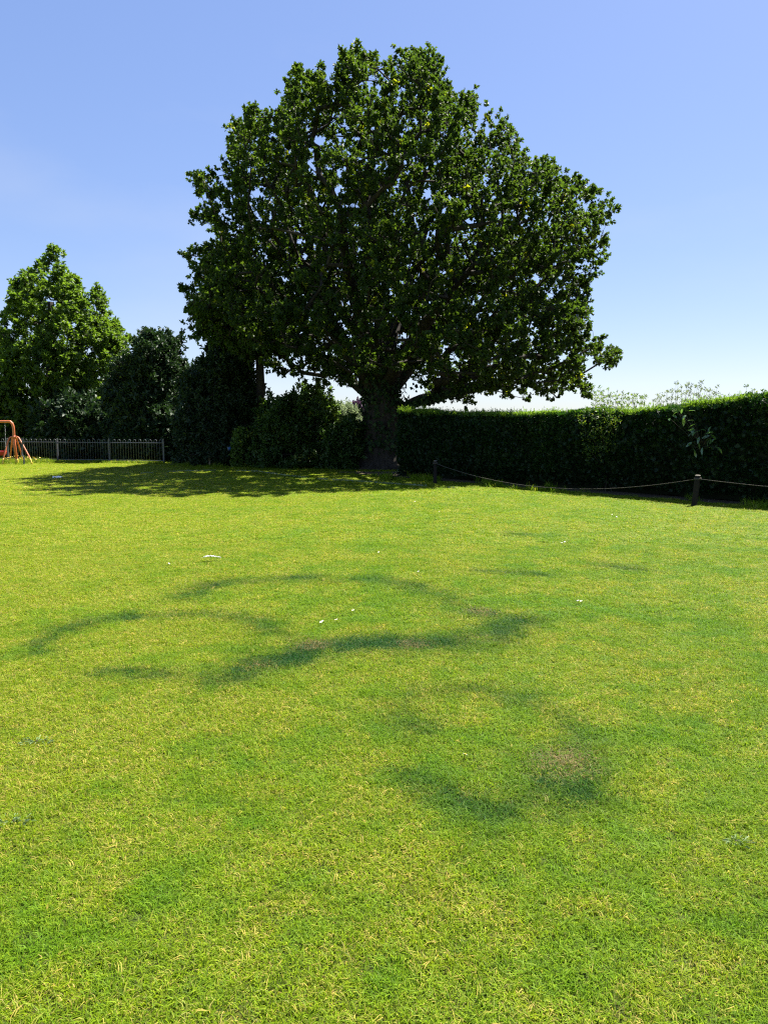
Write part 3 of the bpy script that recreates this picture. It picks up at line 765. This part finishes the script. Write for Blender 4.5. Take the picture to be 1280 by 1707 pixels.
# ------------------------------------------------------------------ clipped hedge
def hedge_top(t):
    """hedge height along its run, read off the photograph's top edge"""
    tt, hh = [], []
    for px, py in [(664, 681), (740, 687), (860, 688), (960, 683), (1050, 684), (1090, 679), (1140, 671), (1200, 663), (1280, 658), (1330, 655)]:
        best = None
        d = ray(px, py)
        # where the ray's ground track crosses the hedge face line
        A2 = np.array([[d[0], -hdir[0]], [d[1], -hdir[1]]]); s, u_ = np.linalg.solve(A2, HO)
        tt.append(u_); hh.append(HC + d[2] * s)
    o = np.argsort(tt); return np.interp(t, np.array(tt)[o], np.array(hh)[o]) - .05
hroot = np.array([*hpt(T_END), 0.])
hedge = thing('clipped_hedge', 'long clipped dark green conifer hedge with sunlit flat top', 'hedge', hroot)
HW = 1.25
# core
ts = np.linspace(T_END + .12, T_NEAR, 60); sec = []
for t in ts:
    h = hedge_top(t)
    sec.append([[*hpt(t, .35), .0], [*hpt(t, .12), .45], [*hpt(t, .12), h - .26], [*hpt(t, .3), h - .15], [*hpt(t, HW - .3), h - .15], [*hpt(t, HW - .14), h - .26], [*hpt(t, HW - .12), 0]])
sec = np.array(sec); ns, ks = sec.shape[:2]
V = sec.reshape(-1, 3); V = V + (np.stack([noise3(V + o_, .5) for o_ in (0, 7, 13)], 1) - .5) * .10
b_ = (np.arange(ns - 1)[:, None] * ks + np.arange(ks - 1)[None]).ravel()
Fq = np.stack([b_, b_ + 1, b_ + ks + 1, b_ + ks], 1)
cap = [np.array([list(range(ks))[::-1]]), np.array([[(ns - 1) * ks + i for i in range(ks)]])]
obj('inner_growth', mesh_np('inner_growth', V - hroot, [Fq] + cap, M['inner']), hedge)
# sprays
def hedge_points(n):
    Lh = T_NEAR - T_END
    kind = rng.choice(5, n, p=[.44, .16, .10, .04, .26])
    t = T_END + rng.random(n) * Lh
    # visible stretch gets more of them
    h = hedge_top(t); v = rng.random(n)
    P = np.zeros((n, 3)); N = np.zeros((n, 3))
    w = np.zeros(n); z = np.zeros(n)
    f = kind == 0; w[f] = 0; z[f] = .12 + v[f] * (h[f] - .14); N[f, :2] = -hn
    w[f] += np.clip(.5 - z[f], 0, .5) * .5
    f = kind == 1; w[f] = v[f] * HW; z[f] = h[f]; N[f, 2] = 1
    f = kind == 2; w[f] = HW; z[f] = v[f] * h[f]; N[f, :2] = hn
    f = kind == 3; t[f] = T_END; w[f] = v[f] * HW; z[f] = rng.random(f.sum()) * hedge_top(T_END); N[f, :2] = -hdir
    f = kind == 4; w[f] = .02 + v[f] * (HW - .04); z[f] = h[f] - .02 - .28 * rng.random(f.sum()); N[f, 2] = .6; N[f, :2] = -hn * .5   # dense fill under the clipped top
    # clipped edge is slightly rounded
    xy = HO + hdir * t[:, None] + hn * w[:, None]
    P[:, :2] = xy; P[:, 2] = z
    edge = np.exp(-((h - z) / .10) ** 2) * (kind == 0)
    P[:, :2] += hn * (edge * .06)[:, None]
    disp = (noise3(P, .55) - .5) * .22 + (noise3(P + 9, .18) - .5) * .10
    P += N * disp[:, None]
    return P, N, kind, t
n = 47000
P, N, kind, t = hedge_points(n)
nf = 5                                                    # fingers in one flat spray
D_ = unit(N * .75 + np.array([0, 0, .35]) + rng.normal(0, .45, P.shape))
Sd = unit(np.cross(D_, rng.normal(0, 1, P.shape)))
ang = np.linspace(-.9, .9, nf)
ax = (D_[:, None] * np.cos(ang)[None, :, None] + Sd[:, None] * np.sin(ang)[None, :, None]).reshape(-1, 3)
LL = (.10 * (.6 + .8 * rng.random(n)))[:, None] * (1 - .35 * np.abs(ang))[None]
nrm = np.repeat(np.cross(D_, Sd), nf, 0)
pos = np.repeat(P - D_ * .06, nf, 0)
V, Ft = leaf_geo(pos, ax, nrm + rng.normal(0, .25, nrm.shape), LL.ravel(), .34, .04, .08)
tint = np.clip(.30 * rng.random(n) + .45 * noise3(P, .7) + .1, 0, .9)
topk = (kind == 1); tint[topk] = np.clip(.70 + .38 * rng.random(topk.sum()), 0, 1)      # this year's soft growth on the top, tint raised to paint its sunlit strip
obj('foliage', mesh_np('hedge_foliage', V - hroot, Ft, M['hedge_leaf'], {'tint': np.repeat(np.repeat(tint, nf), 4)}), hedge, 'stuff')
# a few loose shoots above the clipped top, coloured as if in sun
n = 9000
t = T_END + rng.random(n) * (T_NEAR - T_END); t = t[noise2(t, t * 0, .6, 2) > .25]; n = len(t)
w = rng.random(n) ** 2 * HW + .03; base_ = np.stack([*(HO + hdir * t[:, None] + hn * w[:, None]).T, hedge_top(t) - .05], 1)
tip = base_ + np.stack([rng.normal(0, .05, n), rng.normal(0, .05, n), .06 + .05 * rng.random(n) + .14 * rng.random(n) ** 6], 1)
V1, F1 = edge_tubes(base_, tip, np.full(n, .003), np.full(n, .0015), 3)
kk = 7; q = np.repeat(base_, kk, 0) + np.repeat(tip - base_, kk, 0) * rng.random((n * kk, 1))
V2, F2 = leaf_geo(q, rng.normal(0, .6, q.shape) + [0, 0, .8], rng.normal(0, 1, q.shape), .045 * (.6 + .7 * rng.random(len(q))), .35)
V, Fj = join_parts([(V1, F1), (V2, F2)])
obj('top_shoots', mesh_np('top_shoots', V - hroot, Fj, M['hedge_tip_lit'], {'tint': np.repeat(rng.random(len(V) // 2 + 1), 2)[:len(V)]}), hedge, 'stuff')

# where a photo column meets the hedge face, at a given pixel height
def on_face(px, py, off=0.0):
    d = ray(px, py); A2 = np.array([[d[0], -hdir[0]], [d[1], -hdir[1]]])
    s, u_ = np.linalg.solve(A2, HO - hn * off); return np.array([0, 0, HC]) + d * s
nh = np.array([-hn[0], -hn[1], 0.])

# privet growing through the hedge face
def face_shrub(label, poly, n, L, leafmat, seed):
    poly = np.array(poly, float); q = []
    while len(q) < n:
        x, y = poly.min(0) + rng.random(2) * (poly.max(0) - poly.min(0))
        if in_poly(np.array([x]), np.array([y]), poly)[0]: q.append(on_face(x, y, .04 + .26 * rng.random() ** 1.2))
    q = np.array(q); c = on_face(*poly.mean(0)); c[2] = 0
    root = thing('privet_bush', label, 'shrub', c)
    # stems from the ground up into the foliage
    k = rng.choice(len(q), 14, False); b0 = c - nh * .25 + np.stack([rng.normal(0, .12, 14), rng.normal(0, .12, 14), np.zeros(14)], 1)
    mid = (b0 + q[k]) / 2 - nh * .18
    V1, F1 = edge_tubes(np.concatenate([b0, mid]), np.concatenate([mid, q[k]]), np.full(28, .008), np.full(28, .004), 5)
    obj('stems', mesh_np('stems', V1 - c, F1, M['twig']), root, 'stuff')
    lv = 9; p_ = np.repeat(q, lv, 0) + rng.normal(0, .035, (n * lv, 3))
    V, Ft = leaf_geo(p_, unit(rng.normal(0, .6, p_.shape) + nh * .6 + [0, 0, .5]), rng.normal(0, .6, p_.shape) + [0, 0, .7], L * (.6 + .7 * rng.random(len(p_))), .5)
    obj('foliage', mesh_np('privet_leaves', V - c, Ft, M[leafmat], {'tint': np.repeat(rng.random(n * lv), 4)}), root, 'stuff')
face_shrub('leafy light green bush growing out through the hedge face', [(966, 676), (1035, 676), (1036, 700), (1022, 740), (1000, 770), (976, 770), (966, 720)], 120, .06, 'shrub_leaf', 1)

# laurel with big leaves on the face, every leaf a piece
V, Ft = [], None
def laurel_mesh():
    n = 6; ys_ = np.linspace(0, 1, n); w_ = np.array([.02, .30, .42, .40, .26, .01]) * .42
    V = []
    for y, ww in zip(ys_, w_):
        z = -.22 * y * y
        V += [(-ww, y, z + ww * .35), (0, y, z), (ww, y, z + ww * .35)]
    Fq = []
    for i in range(n - 1):
        for j in range(2):
            a = i * 3 + j; Fq.append((a, a + 1, a + 4, a + 3))
    return mesh_np('laurel_leaf', np.array(V), np.array(Fq), M['laurel_leaf'], {'tint': np.full(len(V), .6)}, True)
lm = laurel_mesh()
lc = on_face(1160, 760, -.25); lc[2] = 0
laurel = thing('laurel_sapling', 'self-sown laurel with large glossy leaves halfway up the hedge face', 'shrub', lc)
spots = [(1128, 686), (1134, 690), (1122, 694), (1140, 697), (1146, 684), (1118, 696), (1143, 690), (1155, 700), (1160, 706), (1152, 709), (1157, 716), (1163, 719), (1155, 722), (1165, 727), (1188, 711), (1182, 716), (1176, 719), (1190, 719),
         (1172, 724), (1162, 731), (1170, 733), (1180, 731), (1186, 734), (1157, 736), (1175, 739), (1168, 743), (1178, 744), (1190, 742), (1196, 746), (1152, 746), (1160, 750), (1148, 741), (1184, 724), (1170, 717), (1192, 730), (1165, 738)]
stemsP0, stemsP1 = [], []
hubp = on_face(1166, 745, .08)
for x, y in spots:
    p_ = on_face(x + rng.normal(0, 1.5), y + rng.normal(0, 1.5), .13 + .12 * rng.random())
    o = obj('leaf', lm, laurel)
    d = unit(np.array([rng.normal(0, .6), rng.normal(0, .4), rng.normal(-.15, .5)]) + nh * .45)
    up_ = unit(np.array([sxy[0] * .5, sxy[1] * .3 - .3, .9]) + rng.normal(0, .35, 3))
    o.rotation_euler = Vector(d).to_track_quat('Y', 'Z').to_euler()
    o.rotation_euler.rotate_axis('Y', rng.normal(0, .7))
    s = .155 * (.75 + .5 * rng.random()); o.scale = (s, s, s); o.location = p_ - lc
    stemsP0.append(hubp + (p_ - hubp) * .25 - nh * .03); stemsP1.append(p_)
main = smooth_poly([lc + [0, 0, -.05], lc - nh * .25 + [0, 0, .6], hubp], 10); up2 = smooth_poly([hubp, on_face(1158, 715, .09), on_face(1132, 690, .10)], 8)
V1, F1 = edge_tubes(np.concatenate([main[:-1], up2[:-1], stemsP0]), np.concatenate([main[1:], up2[1:], stemsP1]),
                    np.concatenate([np.full(9, .014), np.full(7, .009), np.full(len(spots), .004)]), np.concatenate([np.full(9, .013), np.full(7, .007), np.full(len(spots), .003)]), 6)
obj('stem', mesh_np('laurel_stem', V1 - lc, F1, M['twig'], smooth=True), laurel)

# ------------------------------------------------------------------ rope fence
def post(base, h, r_, lean, label, mat, group=None, cap=True, name='rope_post'):
    root = thing(name, label, 'post', base, group)
    n = 9; z = np.linspace(-.15, h, n); c = np.stack([z * lean[0], z * lean[1], z], 1)
    V, Fs = sweep(c, np.full(n, r_) * np.where(z > h - .02, .9, 1), 10, .10, seed=int(h * 100))
    obj('shaft', mesh_np('shaft', V, Fs, M[mat], smooth=False), root)
    if cap:
        V, Fs = sweep(np.array([[0, 0, 0], [0, 0, .012], [0, 0, .02]]) + c[-1] - [0, 0, .004], [r_ * 1.02, r_ * .98, r_ * .7], 10)
        obj('cut_end', mesh_np('cut_end', V, Fs, M['cutwood']), root)
    return root, np.array(base) + c[-1]
pB, topB = post(POST_B, .60, .055, (.09, .02), 'leaning weathered post holding the rope at the sunlit lawn edge', 'oldwood')
pA, topA = post(POST_A, .62, .05, (0, .01), 'dark upright post in the shade near the end of the hedge', 'oldwood')
pC_base = np.array([*(POST_B[:2] + hdir * 5.2), 0.])
pC, topC = post(pC_base, .60, .055, (-.03, 0), 'rope post farther along the hedge', 'oldwood')
def rope_span(a, b, sag, n=60, r_=.0065):
    t = np.linspace(0, 1, n); q = a + (b - a) * t[:, None]; q[:, 2] -= sag * 4 * t * (1 - t)
    V, Fs = sweep(q, r_, 7); return V, Fs
rz = np.array([0, 0, -.06])
V, Fj = join_parts([rope_span(topA + rz, topB + rz, .42), rope_span(topB + rz, topC + rz, .09)])
# wraps of the rope round the posts
wr_ = []
for c in (topA, topB, topC):
    th = np.linspace(0, 4 * math.pi, 40); wr_.append(sweep(np.stack([c[0] + np.cos(th) * .062, c[1] + np.sin(th) * .062, c[2] - .075 + th * .0022], 1), .011, 6))
V2, F2 = join_parts([(V, Fj)] + wr_)
rope = obj('rope', mesh_np('rope', V2 - POST_B, F2, M['rope'], smooth=True), loc=POST_B)
tag(rope, 'slack pale rope strung from the leaning post along the hedge', 'rope')
pb = at(350, 776, 29.6); pb[2] = 0
post(pb, .66, .035, (0, 0), 'thin pale wooden stake in front of the dark evergreen', 'palewood', name='wooden_stake', cap=False)

# ------------------------------------------------------------------ bow-top railings
fr = FENCE_R.copy(); fr[2] = 0; fl_ = FENCE_L.copy(); fl_[2] = 0
fd = unit((fl_ - fr)); flen = np.linalg.norm(fl_ - fr)
rail = thing('bow_top_railings', 'low dark grey bow-top metal railings behind the play area', 'fence', fr)
FH, sp_ = 1.0, .125
th = np.linspace(0, math.pi, 9); r_h = sp_ / 2
hp = np.concatenate([[[-r_h, 0, .03]], [[-r_h, 0, FH - r_h - .02]], np.stack([-np.cos(th) * r_h, th * 0, FH - r_h + np.sin(th) * r_h], 1)[0:], [[r_h, 0, .03]]])
V, Fs = sweep(hp, .0105, 6)
hoop_me = mesh_np('hoop', V, Fs, M['steel'], smooth=True)
ang_f = math.atan2(fd[1], fd[0])
nh_ = int(flen / (2 * sp_))
for i in range(nh_):
    s = .16 + i * 2 * sp_
    o = obj('hoop', hoop_me, rail); o.location = fd * s; o.rotation_euler.z = ang_f
V, Fs = sweep([[0, 0, 0], [.5, 0, 0], [1, 0, 0]], .018, 6)
rme = mesh_np('rail', V, Fs, M['steel'])
for z in (.12, .865):
    o = obj('rail', rme, rail); o.location = (0, 0, z); o.rotation_euler.z = ang_f; o.scale = (flen, 1, 1)
bm = bmesh.new(); bmesh.ops.create_cube(bm, size=1); bmesh.ops.scale(bm, vec=(.055, .055, FH + .16), verts=bm.verts); bmesh.ops.translate(bm, vec=(0, 0, (FH + .04) / 2 - .06), verts=bm.verts)
bmesh.ops.bevel(bm, geom=bm.edges[:], offset=.006, segments=1)
pme = bpy.data.meshes.new('post'); bm.to_mesh(pme); bm.free(); pme.materials.append(M['steel'])
for i in range(6):
    s = min(i * 2.625 + .03, flen); o = obj('post', pme, rail); o.location = fd * s; o.rotation_euler.z = ang_f

# ------------------------------------------------------------------ swing frame
SD = 31.0
sw0 = at(24, 770, SD); sw0[2] = 0
swing = thing('swing_frame', 'orange tubular swing frame with splayed legs beside the railings', 'swing', sw0)
L = lambda x, y, dy=0: at(x, y, SD + dy) - sw0
def frame_end(sign, off, name_mesh):
    """one end: a bent post that runs into a leg, and four splayed legs round a collar"""
    def q(x, y, dy=0):
        v = L(x, y, dy); v = np.array([v[0] * sign, v[1], max(v[2], .0)]); return v + off
    pole = smooth_poly([q(20.5, 705), q(23, 713), q(24, 728), q(26, 748), q(29, 768, .2)], 24)
    pole[-1][2] = 0
    arr = [('post', pole, .052)]
    for k, pts_ in enumerate([[(23, 728), (18, 729, -.05), (14, 736, -.15), (5, 771, -.5)], [(23.5, 729), (21, 731, .2), (20, 742, .45), (17, 764, .9)],
                              [(25, 729), (28, 731, .2), (31, 740, .4), (38, 762, .8)], [(25, 728), (30, 728.5, -.05), (35, 735, -.12), (54, 770, -.4)]]):
        c = smooth_poly([q(*p_) for p_ in pts_], 18); c[-1][2] = 0
        arr.append(('leg', c, .030))
    for nm, c, r_ in arr:
        V, Fs = sweep(c, r_, 10); o = obj(nm, mesh_np(name_mesh + nm, V, Fs, M['orange'], smooth=True), swing)
        ft = np.array([c[-2] + (c[-1] - c[-2]) * f_ for f_ in (0, .35, .7, 1)])
        V, Fs = sweep(ft, r_ * 1.14, 10); obj('foot_sleeve', mesh_np('foot_sleeve', V, Fs, M['yellow'], smooth=True), o)
    V, Fs = sweep([q(24, 726.5), q(24.3, 730.5)], .066, 12); obj('collar', mesh_np('collar', V, Fs, M['orange']), swing)
    return pole[0]
e0 = frame_end(1, np.zeros(3), 'near_')
SPAN = 2.3
e1 = frame_end(-1, np.array([-SPAN, 0, 0]), 'far_')
c = smooth_poly([e0 + [0, 0, -.02], e0 + [-.07, 0, .045], e0 + [-.22, 0, .055], e1 + [.22, 0, .055], e1 + [.07, 0, .045], e1 + [0, 0, -.02]], 40)
V, Fs = sweep(c, .050, 12); obj('top_bar', mesh_np('top_bar', V, Fs, M['orange'], smooth=True), swing)
zt = c[20][2]
sx0, sx1 = L(10.5, 730)[0], L(-6, 730)[0]
seat_z = L(2, 757)[2] + .0
for x in (sx0, sx1):
    n = 22; parts = []
    for i in range(n):
        f0, f1 = i / n, (i + 1.25) / n
        xm = x + (((sx0 + sx1) / 2 + np.sign(x - (sx0 + sx1) / 2) * .16) - x)
        a_ = np.array([x + (xm - x) * f0, 0, zt - .05 + (seat_z + .12 - zt + .05) * f0]); b_ = np.array([x + (xm - x) * f1, 0, zt - .05 + (seat_z + .12 - zt + .05) * f1])
        o_ = np.array([.008, 0, 0]) if i % 2 else np.array([0, .008, 0])
        parts += [sweep([a_ + o_, b_ + o_], .005, 5), sweep([a_ - o_, b_ - o_], .005, 5)]
    V, Fj = join_parts(parts); obj('chain', mesh_np('chain', V, Fj, M['galv']), swing)
# cradle seat: a tub with rim
cx_ = (sx0 + sx1) / 2
th = np.linspace(0, 2 * math.pi, 17)[:-1]; rows = []
for rr_, z in [(.02, -.06), (.12, -.05), (.155, 0), (.165, .10), (.175, .13), (.155, .13), (.14, .02), (.02, -.02)]:
    rows.append(np.stack([cx_ + np.cos(th) * rr_ * 1.15, np.sin(th) * rr_, np.full(16, seat_z + z)], 1))
V = np.concatenate(rows); b_ = (np.arange(7)[:, None] * 16); i = np.arange(16)[None]; j = (i + 1) % 16
obj('seat', mesh_np('seat', V, np.stack([b_ + i, b_ + j, b_ + 16 + j, b_ + 16 + i], -1).reshape(-1, 4), M['red'], smooth=True), swing)
# bent grey post standing in front of the railings
gpst = at(39, 776, 30.4); gpst[2] = 0
q = lambda x, y: at(x, y, 30.4) - gpst
c = smooth_poly([q(40.5, 777) * [1, 1, 0] + [0, 0, -.05], q(40.5, 764), q(37.5, 757), q(38, 745), q(38.5, 731)], 20)
gp_t = thing('bent_post', 'bent grey metal post in front of the swing legs', 'post', gpst)
V, Fs = sweep(c, .030, 8); obj('shaft', mesh_np('bent_shaft', V, Fs, M['steel'], smooth=True), gp_t)
V, Fs = sweep([c[-1] - [0, 0, .01], c[-1] + [0, 0, .02]], .036, 8); obj('cap', mesh_np('bent_cap', V, Fs, M['rubber']), gp_t)

# ------------------------------------------------------------------ small things on the grass
# painted boundary line, faded, on the tips of the grass
lp = [gp(x, y) for x, y in [(235, 790), (300, 786.5), (360, 785), (420, 786.5), (470, 792), (530, 799), (600, 803.5), (680, 809), (760, 815)]]
lp = smooth_poly(lp, 400); n = 2200
k = rng.integers(0, 399, n); f = rng.random((n, 1)); q = lp[k] * (1 - f) + lp[k + 1] * f
q[:, :2] += rng.normal(0, .022, (n, 2)); keepl = noise2(q[:, 0], q[:, 1], .7, 21) > .30; q = q[keepl]; n = len(q)
q[:, 2] = ground_z(q[:, 0], q[:, 1])
V, Ft = leaf_geo(q, rng.normal(0, .5, (n, 3)) + [0, 0, 1.], rng.normal(0, 1, (n, 3)), .055 * (.7 + .6 * rng.random(n)), .16)
m_line = solid('line_paint', [(.3, (.20, .27, .14)), (.7, (.34, .40, .27))], 6, .8)
wl = obj('boundary_line', mesh_np('boundary_line', V - lp[0], Ft, m_line), kind='structure', loc=lp[0])

# pale feathery weeds flat in the turf
for x, y, r_, lab in [(62, 1242, .085, 'pale grey-green feathery weed in the turf below the dark fairy rings'), (22, 1376, .085, 'sprawling pale weed with white-edged leaves beside bare thatch'),
                      (1225, 1408, .06, 'small silvery weed clump in plain turf beyond the brown patch')]:
    q = gp(x, y); q[2] = float(ground_z(q[0], q[1])); n = int(520 * r_)
    a = rng.random(n) * 6.283; d = np.stack([np.cos(a), np.sin(a), .25 + .35 * rng.random(n)], 1)
    o_ = d * [1, 1, 0] * (r_ * .75 * rng.random(n))[:, None] * [1.3, .8, 0] + [0, 0, .016]
    V, Ft = leaf_geo(o_, d, np.tile([0, 0, 1.], (n, 1)) + rng.normal(0, .5, (n, 3)), .022 * (.6 + .9 * rng.random(n)), .28, .05, .3)
    w_ = thing('weed', lab, 'weed', q); obj('leaves', mesh_np('weed_leaves', V, Ft, M['weed_leaf'], {'tint': np.repeat(rng.random(n), 4)}), w_, 'stuff')
    V, Fs = sweep([[0, 0, -.02], [0, 0, 0], [.002, 0, .02]], .004, 6); obj('crown_stem', mesh_np('crown_stem', V, Fs, M['twig']), w_)

# feather
fp = gp(352, 937); fp[2] = ground_z(fp[0], fp[1]) + .035
fe = thing('feather', 'single white bird feather lying on the lawn', 'feather', fp)
n = 26; s = np.linspace(0, 1, n)
cx = (s - .5) * .24; cy_ = -.02 + .05 * s ** 2 * .6; cz = .012 + .02 * np.sin(s * 3.14)
spine = np.stack([cx, cy_, cz], 1)
V, Fs = sweep(spine, np.linspace(.0030, .0010, n)[::-1], 6); obj('shaft', mesh_np('shaft', V, Fs, M['feather'], smooth=True), fe)
for sg, wd in ((1, .042), (-1, .022)):
    parts = []
    for i in range(5, n - 1):
        w_ = wd * math.sin(math.pi * min(1, (i - 4) / (n - 5)) ** .8) + .004
        a_ = spine[i]; b_ = a_ + np.array([-.55 * w_, sg * w_, .012 * rng.random()]); d_ = np.array([.009, 0, 0])
        parts.append((np.array([a_ - d_ * .6, a_ + d_ * .6, b_ + d_ * .35, b_ - d_ * .35]), np.array([[0, 1, 2, 3]])))
    V, Fj = join_parts(parts); obj('vane', mesh_np('vane', V, Fj, M['feather']), fe)

# white scrap of paper in the shade by the railings
pp = gp(97, 800); pp[2] = .02
g = 9; u_, v_ = np.meshgrid(np.linspace(-1, 1, g), np.linspace(-1, 1, g)); u_, v_ = u_.ravel(), v_.ravel()
Vp = np.stack([u_ * .14 * (1 - .12 * v_ ** 2), v_ * .09 * (1 - .2 * u_ ** 2), .02 + .06 * noise2(u_, v_, .45, 31) + .03 * (1 - v_ ** 2)], 1)
i = (np.arange(g - 1)[:, None] * g + np.arange(g - 1)[None]).ravel()
sc_ = obj('paper_scrap', mesh_np('paper_scrap', Vp, np.stack([i, i + 1, i + g + 1, i + g], 1), M['paper']), loc=pp)
mod = sc_.modifiers.new('thickness', 'SOLIDIFY'); mod.thickness = .002
tag(sc_, 'crumpled white paper scrap on the grass at the shadow edge', 'litter')

# blue ball caught in the shrubs
bp = at(383, 747, 29.3)
bm = bmesh.new(); bmesh.ops.create_uvsphere(bm, u_segments=20, v_segments=12, radius=.10)
bme = bpy.data.meshes.new('ball_body'); bm.to_mesh(bme)
ball = thing('ball', 'small blue ball with pale panels caught in the dark shrubs', 'ball', bp)
bme.materials.append(M['blue']); bme.polygons.foreach_set('use_smooth', np.ones(len(bme.polygons), bool)); obj('body', bme, ball)
dl = [f for f in bm.faces if not (math.cos(math.atan2(f.calc_center_median().y, f.calc_center_median().x) * 3 + .6) > .35 and abs(f.calc_center_median().z) < .085)]
bmesh.ops.delete(bm, geom=dl, context='FACES'); bmesh.ops.scale(bm, vec=(1.02, 1.02, 1.02), verts=bm.verts)
pnm = bpy.data.meshes.new('panel'); bm.to_mesh(pnm); bm.free(); pnm.materials.append(M['palepanel']); obj('panels', pnm, ball)
# the twig that carries it
V, Fs = sweep(np.array([[.3, .1, -.12], [.05, .02, -.105], [-.2, -.02, -.10]]), .012, 6); obj('twig', mesh_np('ball_twig', V, Fs, M['twig']), ball)

# daisies
def daisy_mesh():
    parts = []; n = 11
    for i in range(n):
        a = i * 2 * math.pi / n; d = np.array([math.cos(a), math.sin(a), 0]); s = np.array([-d[1], d[0], 0])
        parts.append((np.array([d * .003, d * .008 + s * .0028, d * .013 + [0, 0, .001], d * .008 - s * .0028]) + [0, 0, .045], np.array([[0, 1, 2, 3]])))
    V, Fs = join_parts(parts); me = mesh_np('petals', V, Fs, M['petal'])
    V, Fs = sweep([[0, 0, .043], [0, 0, .047], [0, 0, .049]], [.0045, .0045, .002], 8); md = mesh_np('disc', V, Fs, M['pollen'])
    V, Fs = sweep([[0, 0, -.01], [.001, 0, .02], [0, 0, .045]], .0011, 4); mstem = mesh_np('stem', V, Fs, M['grass'])
    return me, md, mstem
dm = daisy_mesh()
dspots = [(770, 1273), (540, 1043), (537, 1045), (563, 1041), (430, 826), (426, 828), (463, 825), (467, 827), (470, 828), (690, 842), (692, 840), (680, 844), (780, 842), (733, 857), (736, 856), (1020, 862), (1026, 866), (1054, 866), (1060, 868),
          (946, 908), (941, 907), (938, 909), (1064, 982), (965, 1010), (969, 1011), (632, 925), (279, 944), (395, 800), (210, 790), (10, 811), (18, 812), (590, 1025), (700, 958), (1180, 838), (1190, 842), (1205, 846), (1260, 846), (1100, 838), (1050, 831), (1055, 833), (1170, 846), (1000, 845), (905, 834)]
for x, y in dspots:
    q = gp(x, y); s = 1.0 if y > 1000 else (.95 if y > 900 else 1.05)
    near = 'the brown patch of a fairy ring' if y > 1200 else ('the dark fairy rings' if y > 890 else 'the shaded far side of the lawn')
    d = thing('daisy', 'tiny white daisy in the grass near ' + near, 'flower', (q[0], q[1], float(ground_z(q[0], q[1]))), 'daisies in the lawn near ' + near)
    d.scale = (s, s, 1.0); d.rotation_euler = (rng.normal(0, .3), rng.normal(0, .3) - .2, rng.random() * 6)
    for nm, me_ in zip(('petals', 'disc', 'stem'), dm): obj(nm, me_, d)
# buttercups by the swing
def cup_mesh():
    parts = []
    for i in range(5):
        a = i * 2 * math.pi / 5; d = np.array([math.cos(a), math.sin(a), 0]); s = np.array([-d[1], d[0], 0])
        parts.append((np.array([[0, 0, 0], d * .018 + s * .012 + [0, 0, .008], d * .026 + [0, 0, .014], d * .018 - s * .012 + [0, 0, .008]]) + [0, 0, .26], np.array([[0, 1, 2, 3]])))
    return [mesh_np('petals', *join_parts(parts), M['yellow'])], mesh_np('stem', *sweep([[0, 0, -.01], [.01, 0, .13], [0, 0, .26]], .002, 4), M['twig'])
cm, cs_ = cup_mesh()
for i in range(46):
    x = rng.random() * 72 - 4; q = at(x, 770, 30.6 + rng.random() * 1.2); s = .7 + .5 * rng.random()
    d = thing('buttercup', 'yellow buttercup in the long grass round the swing legs', 'flower', (q[0], q[1], 0), 'buttercups round the swing')
    d.scale = (1.3, 1.3, s); d.rotation_euler = (rng.normal(0, .2), rng.normal(0, .2), rng.random() * 6)
    obj('petals', cm[0], d); obj('stem', cs_, d)
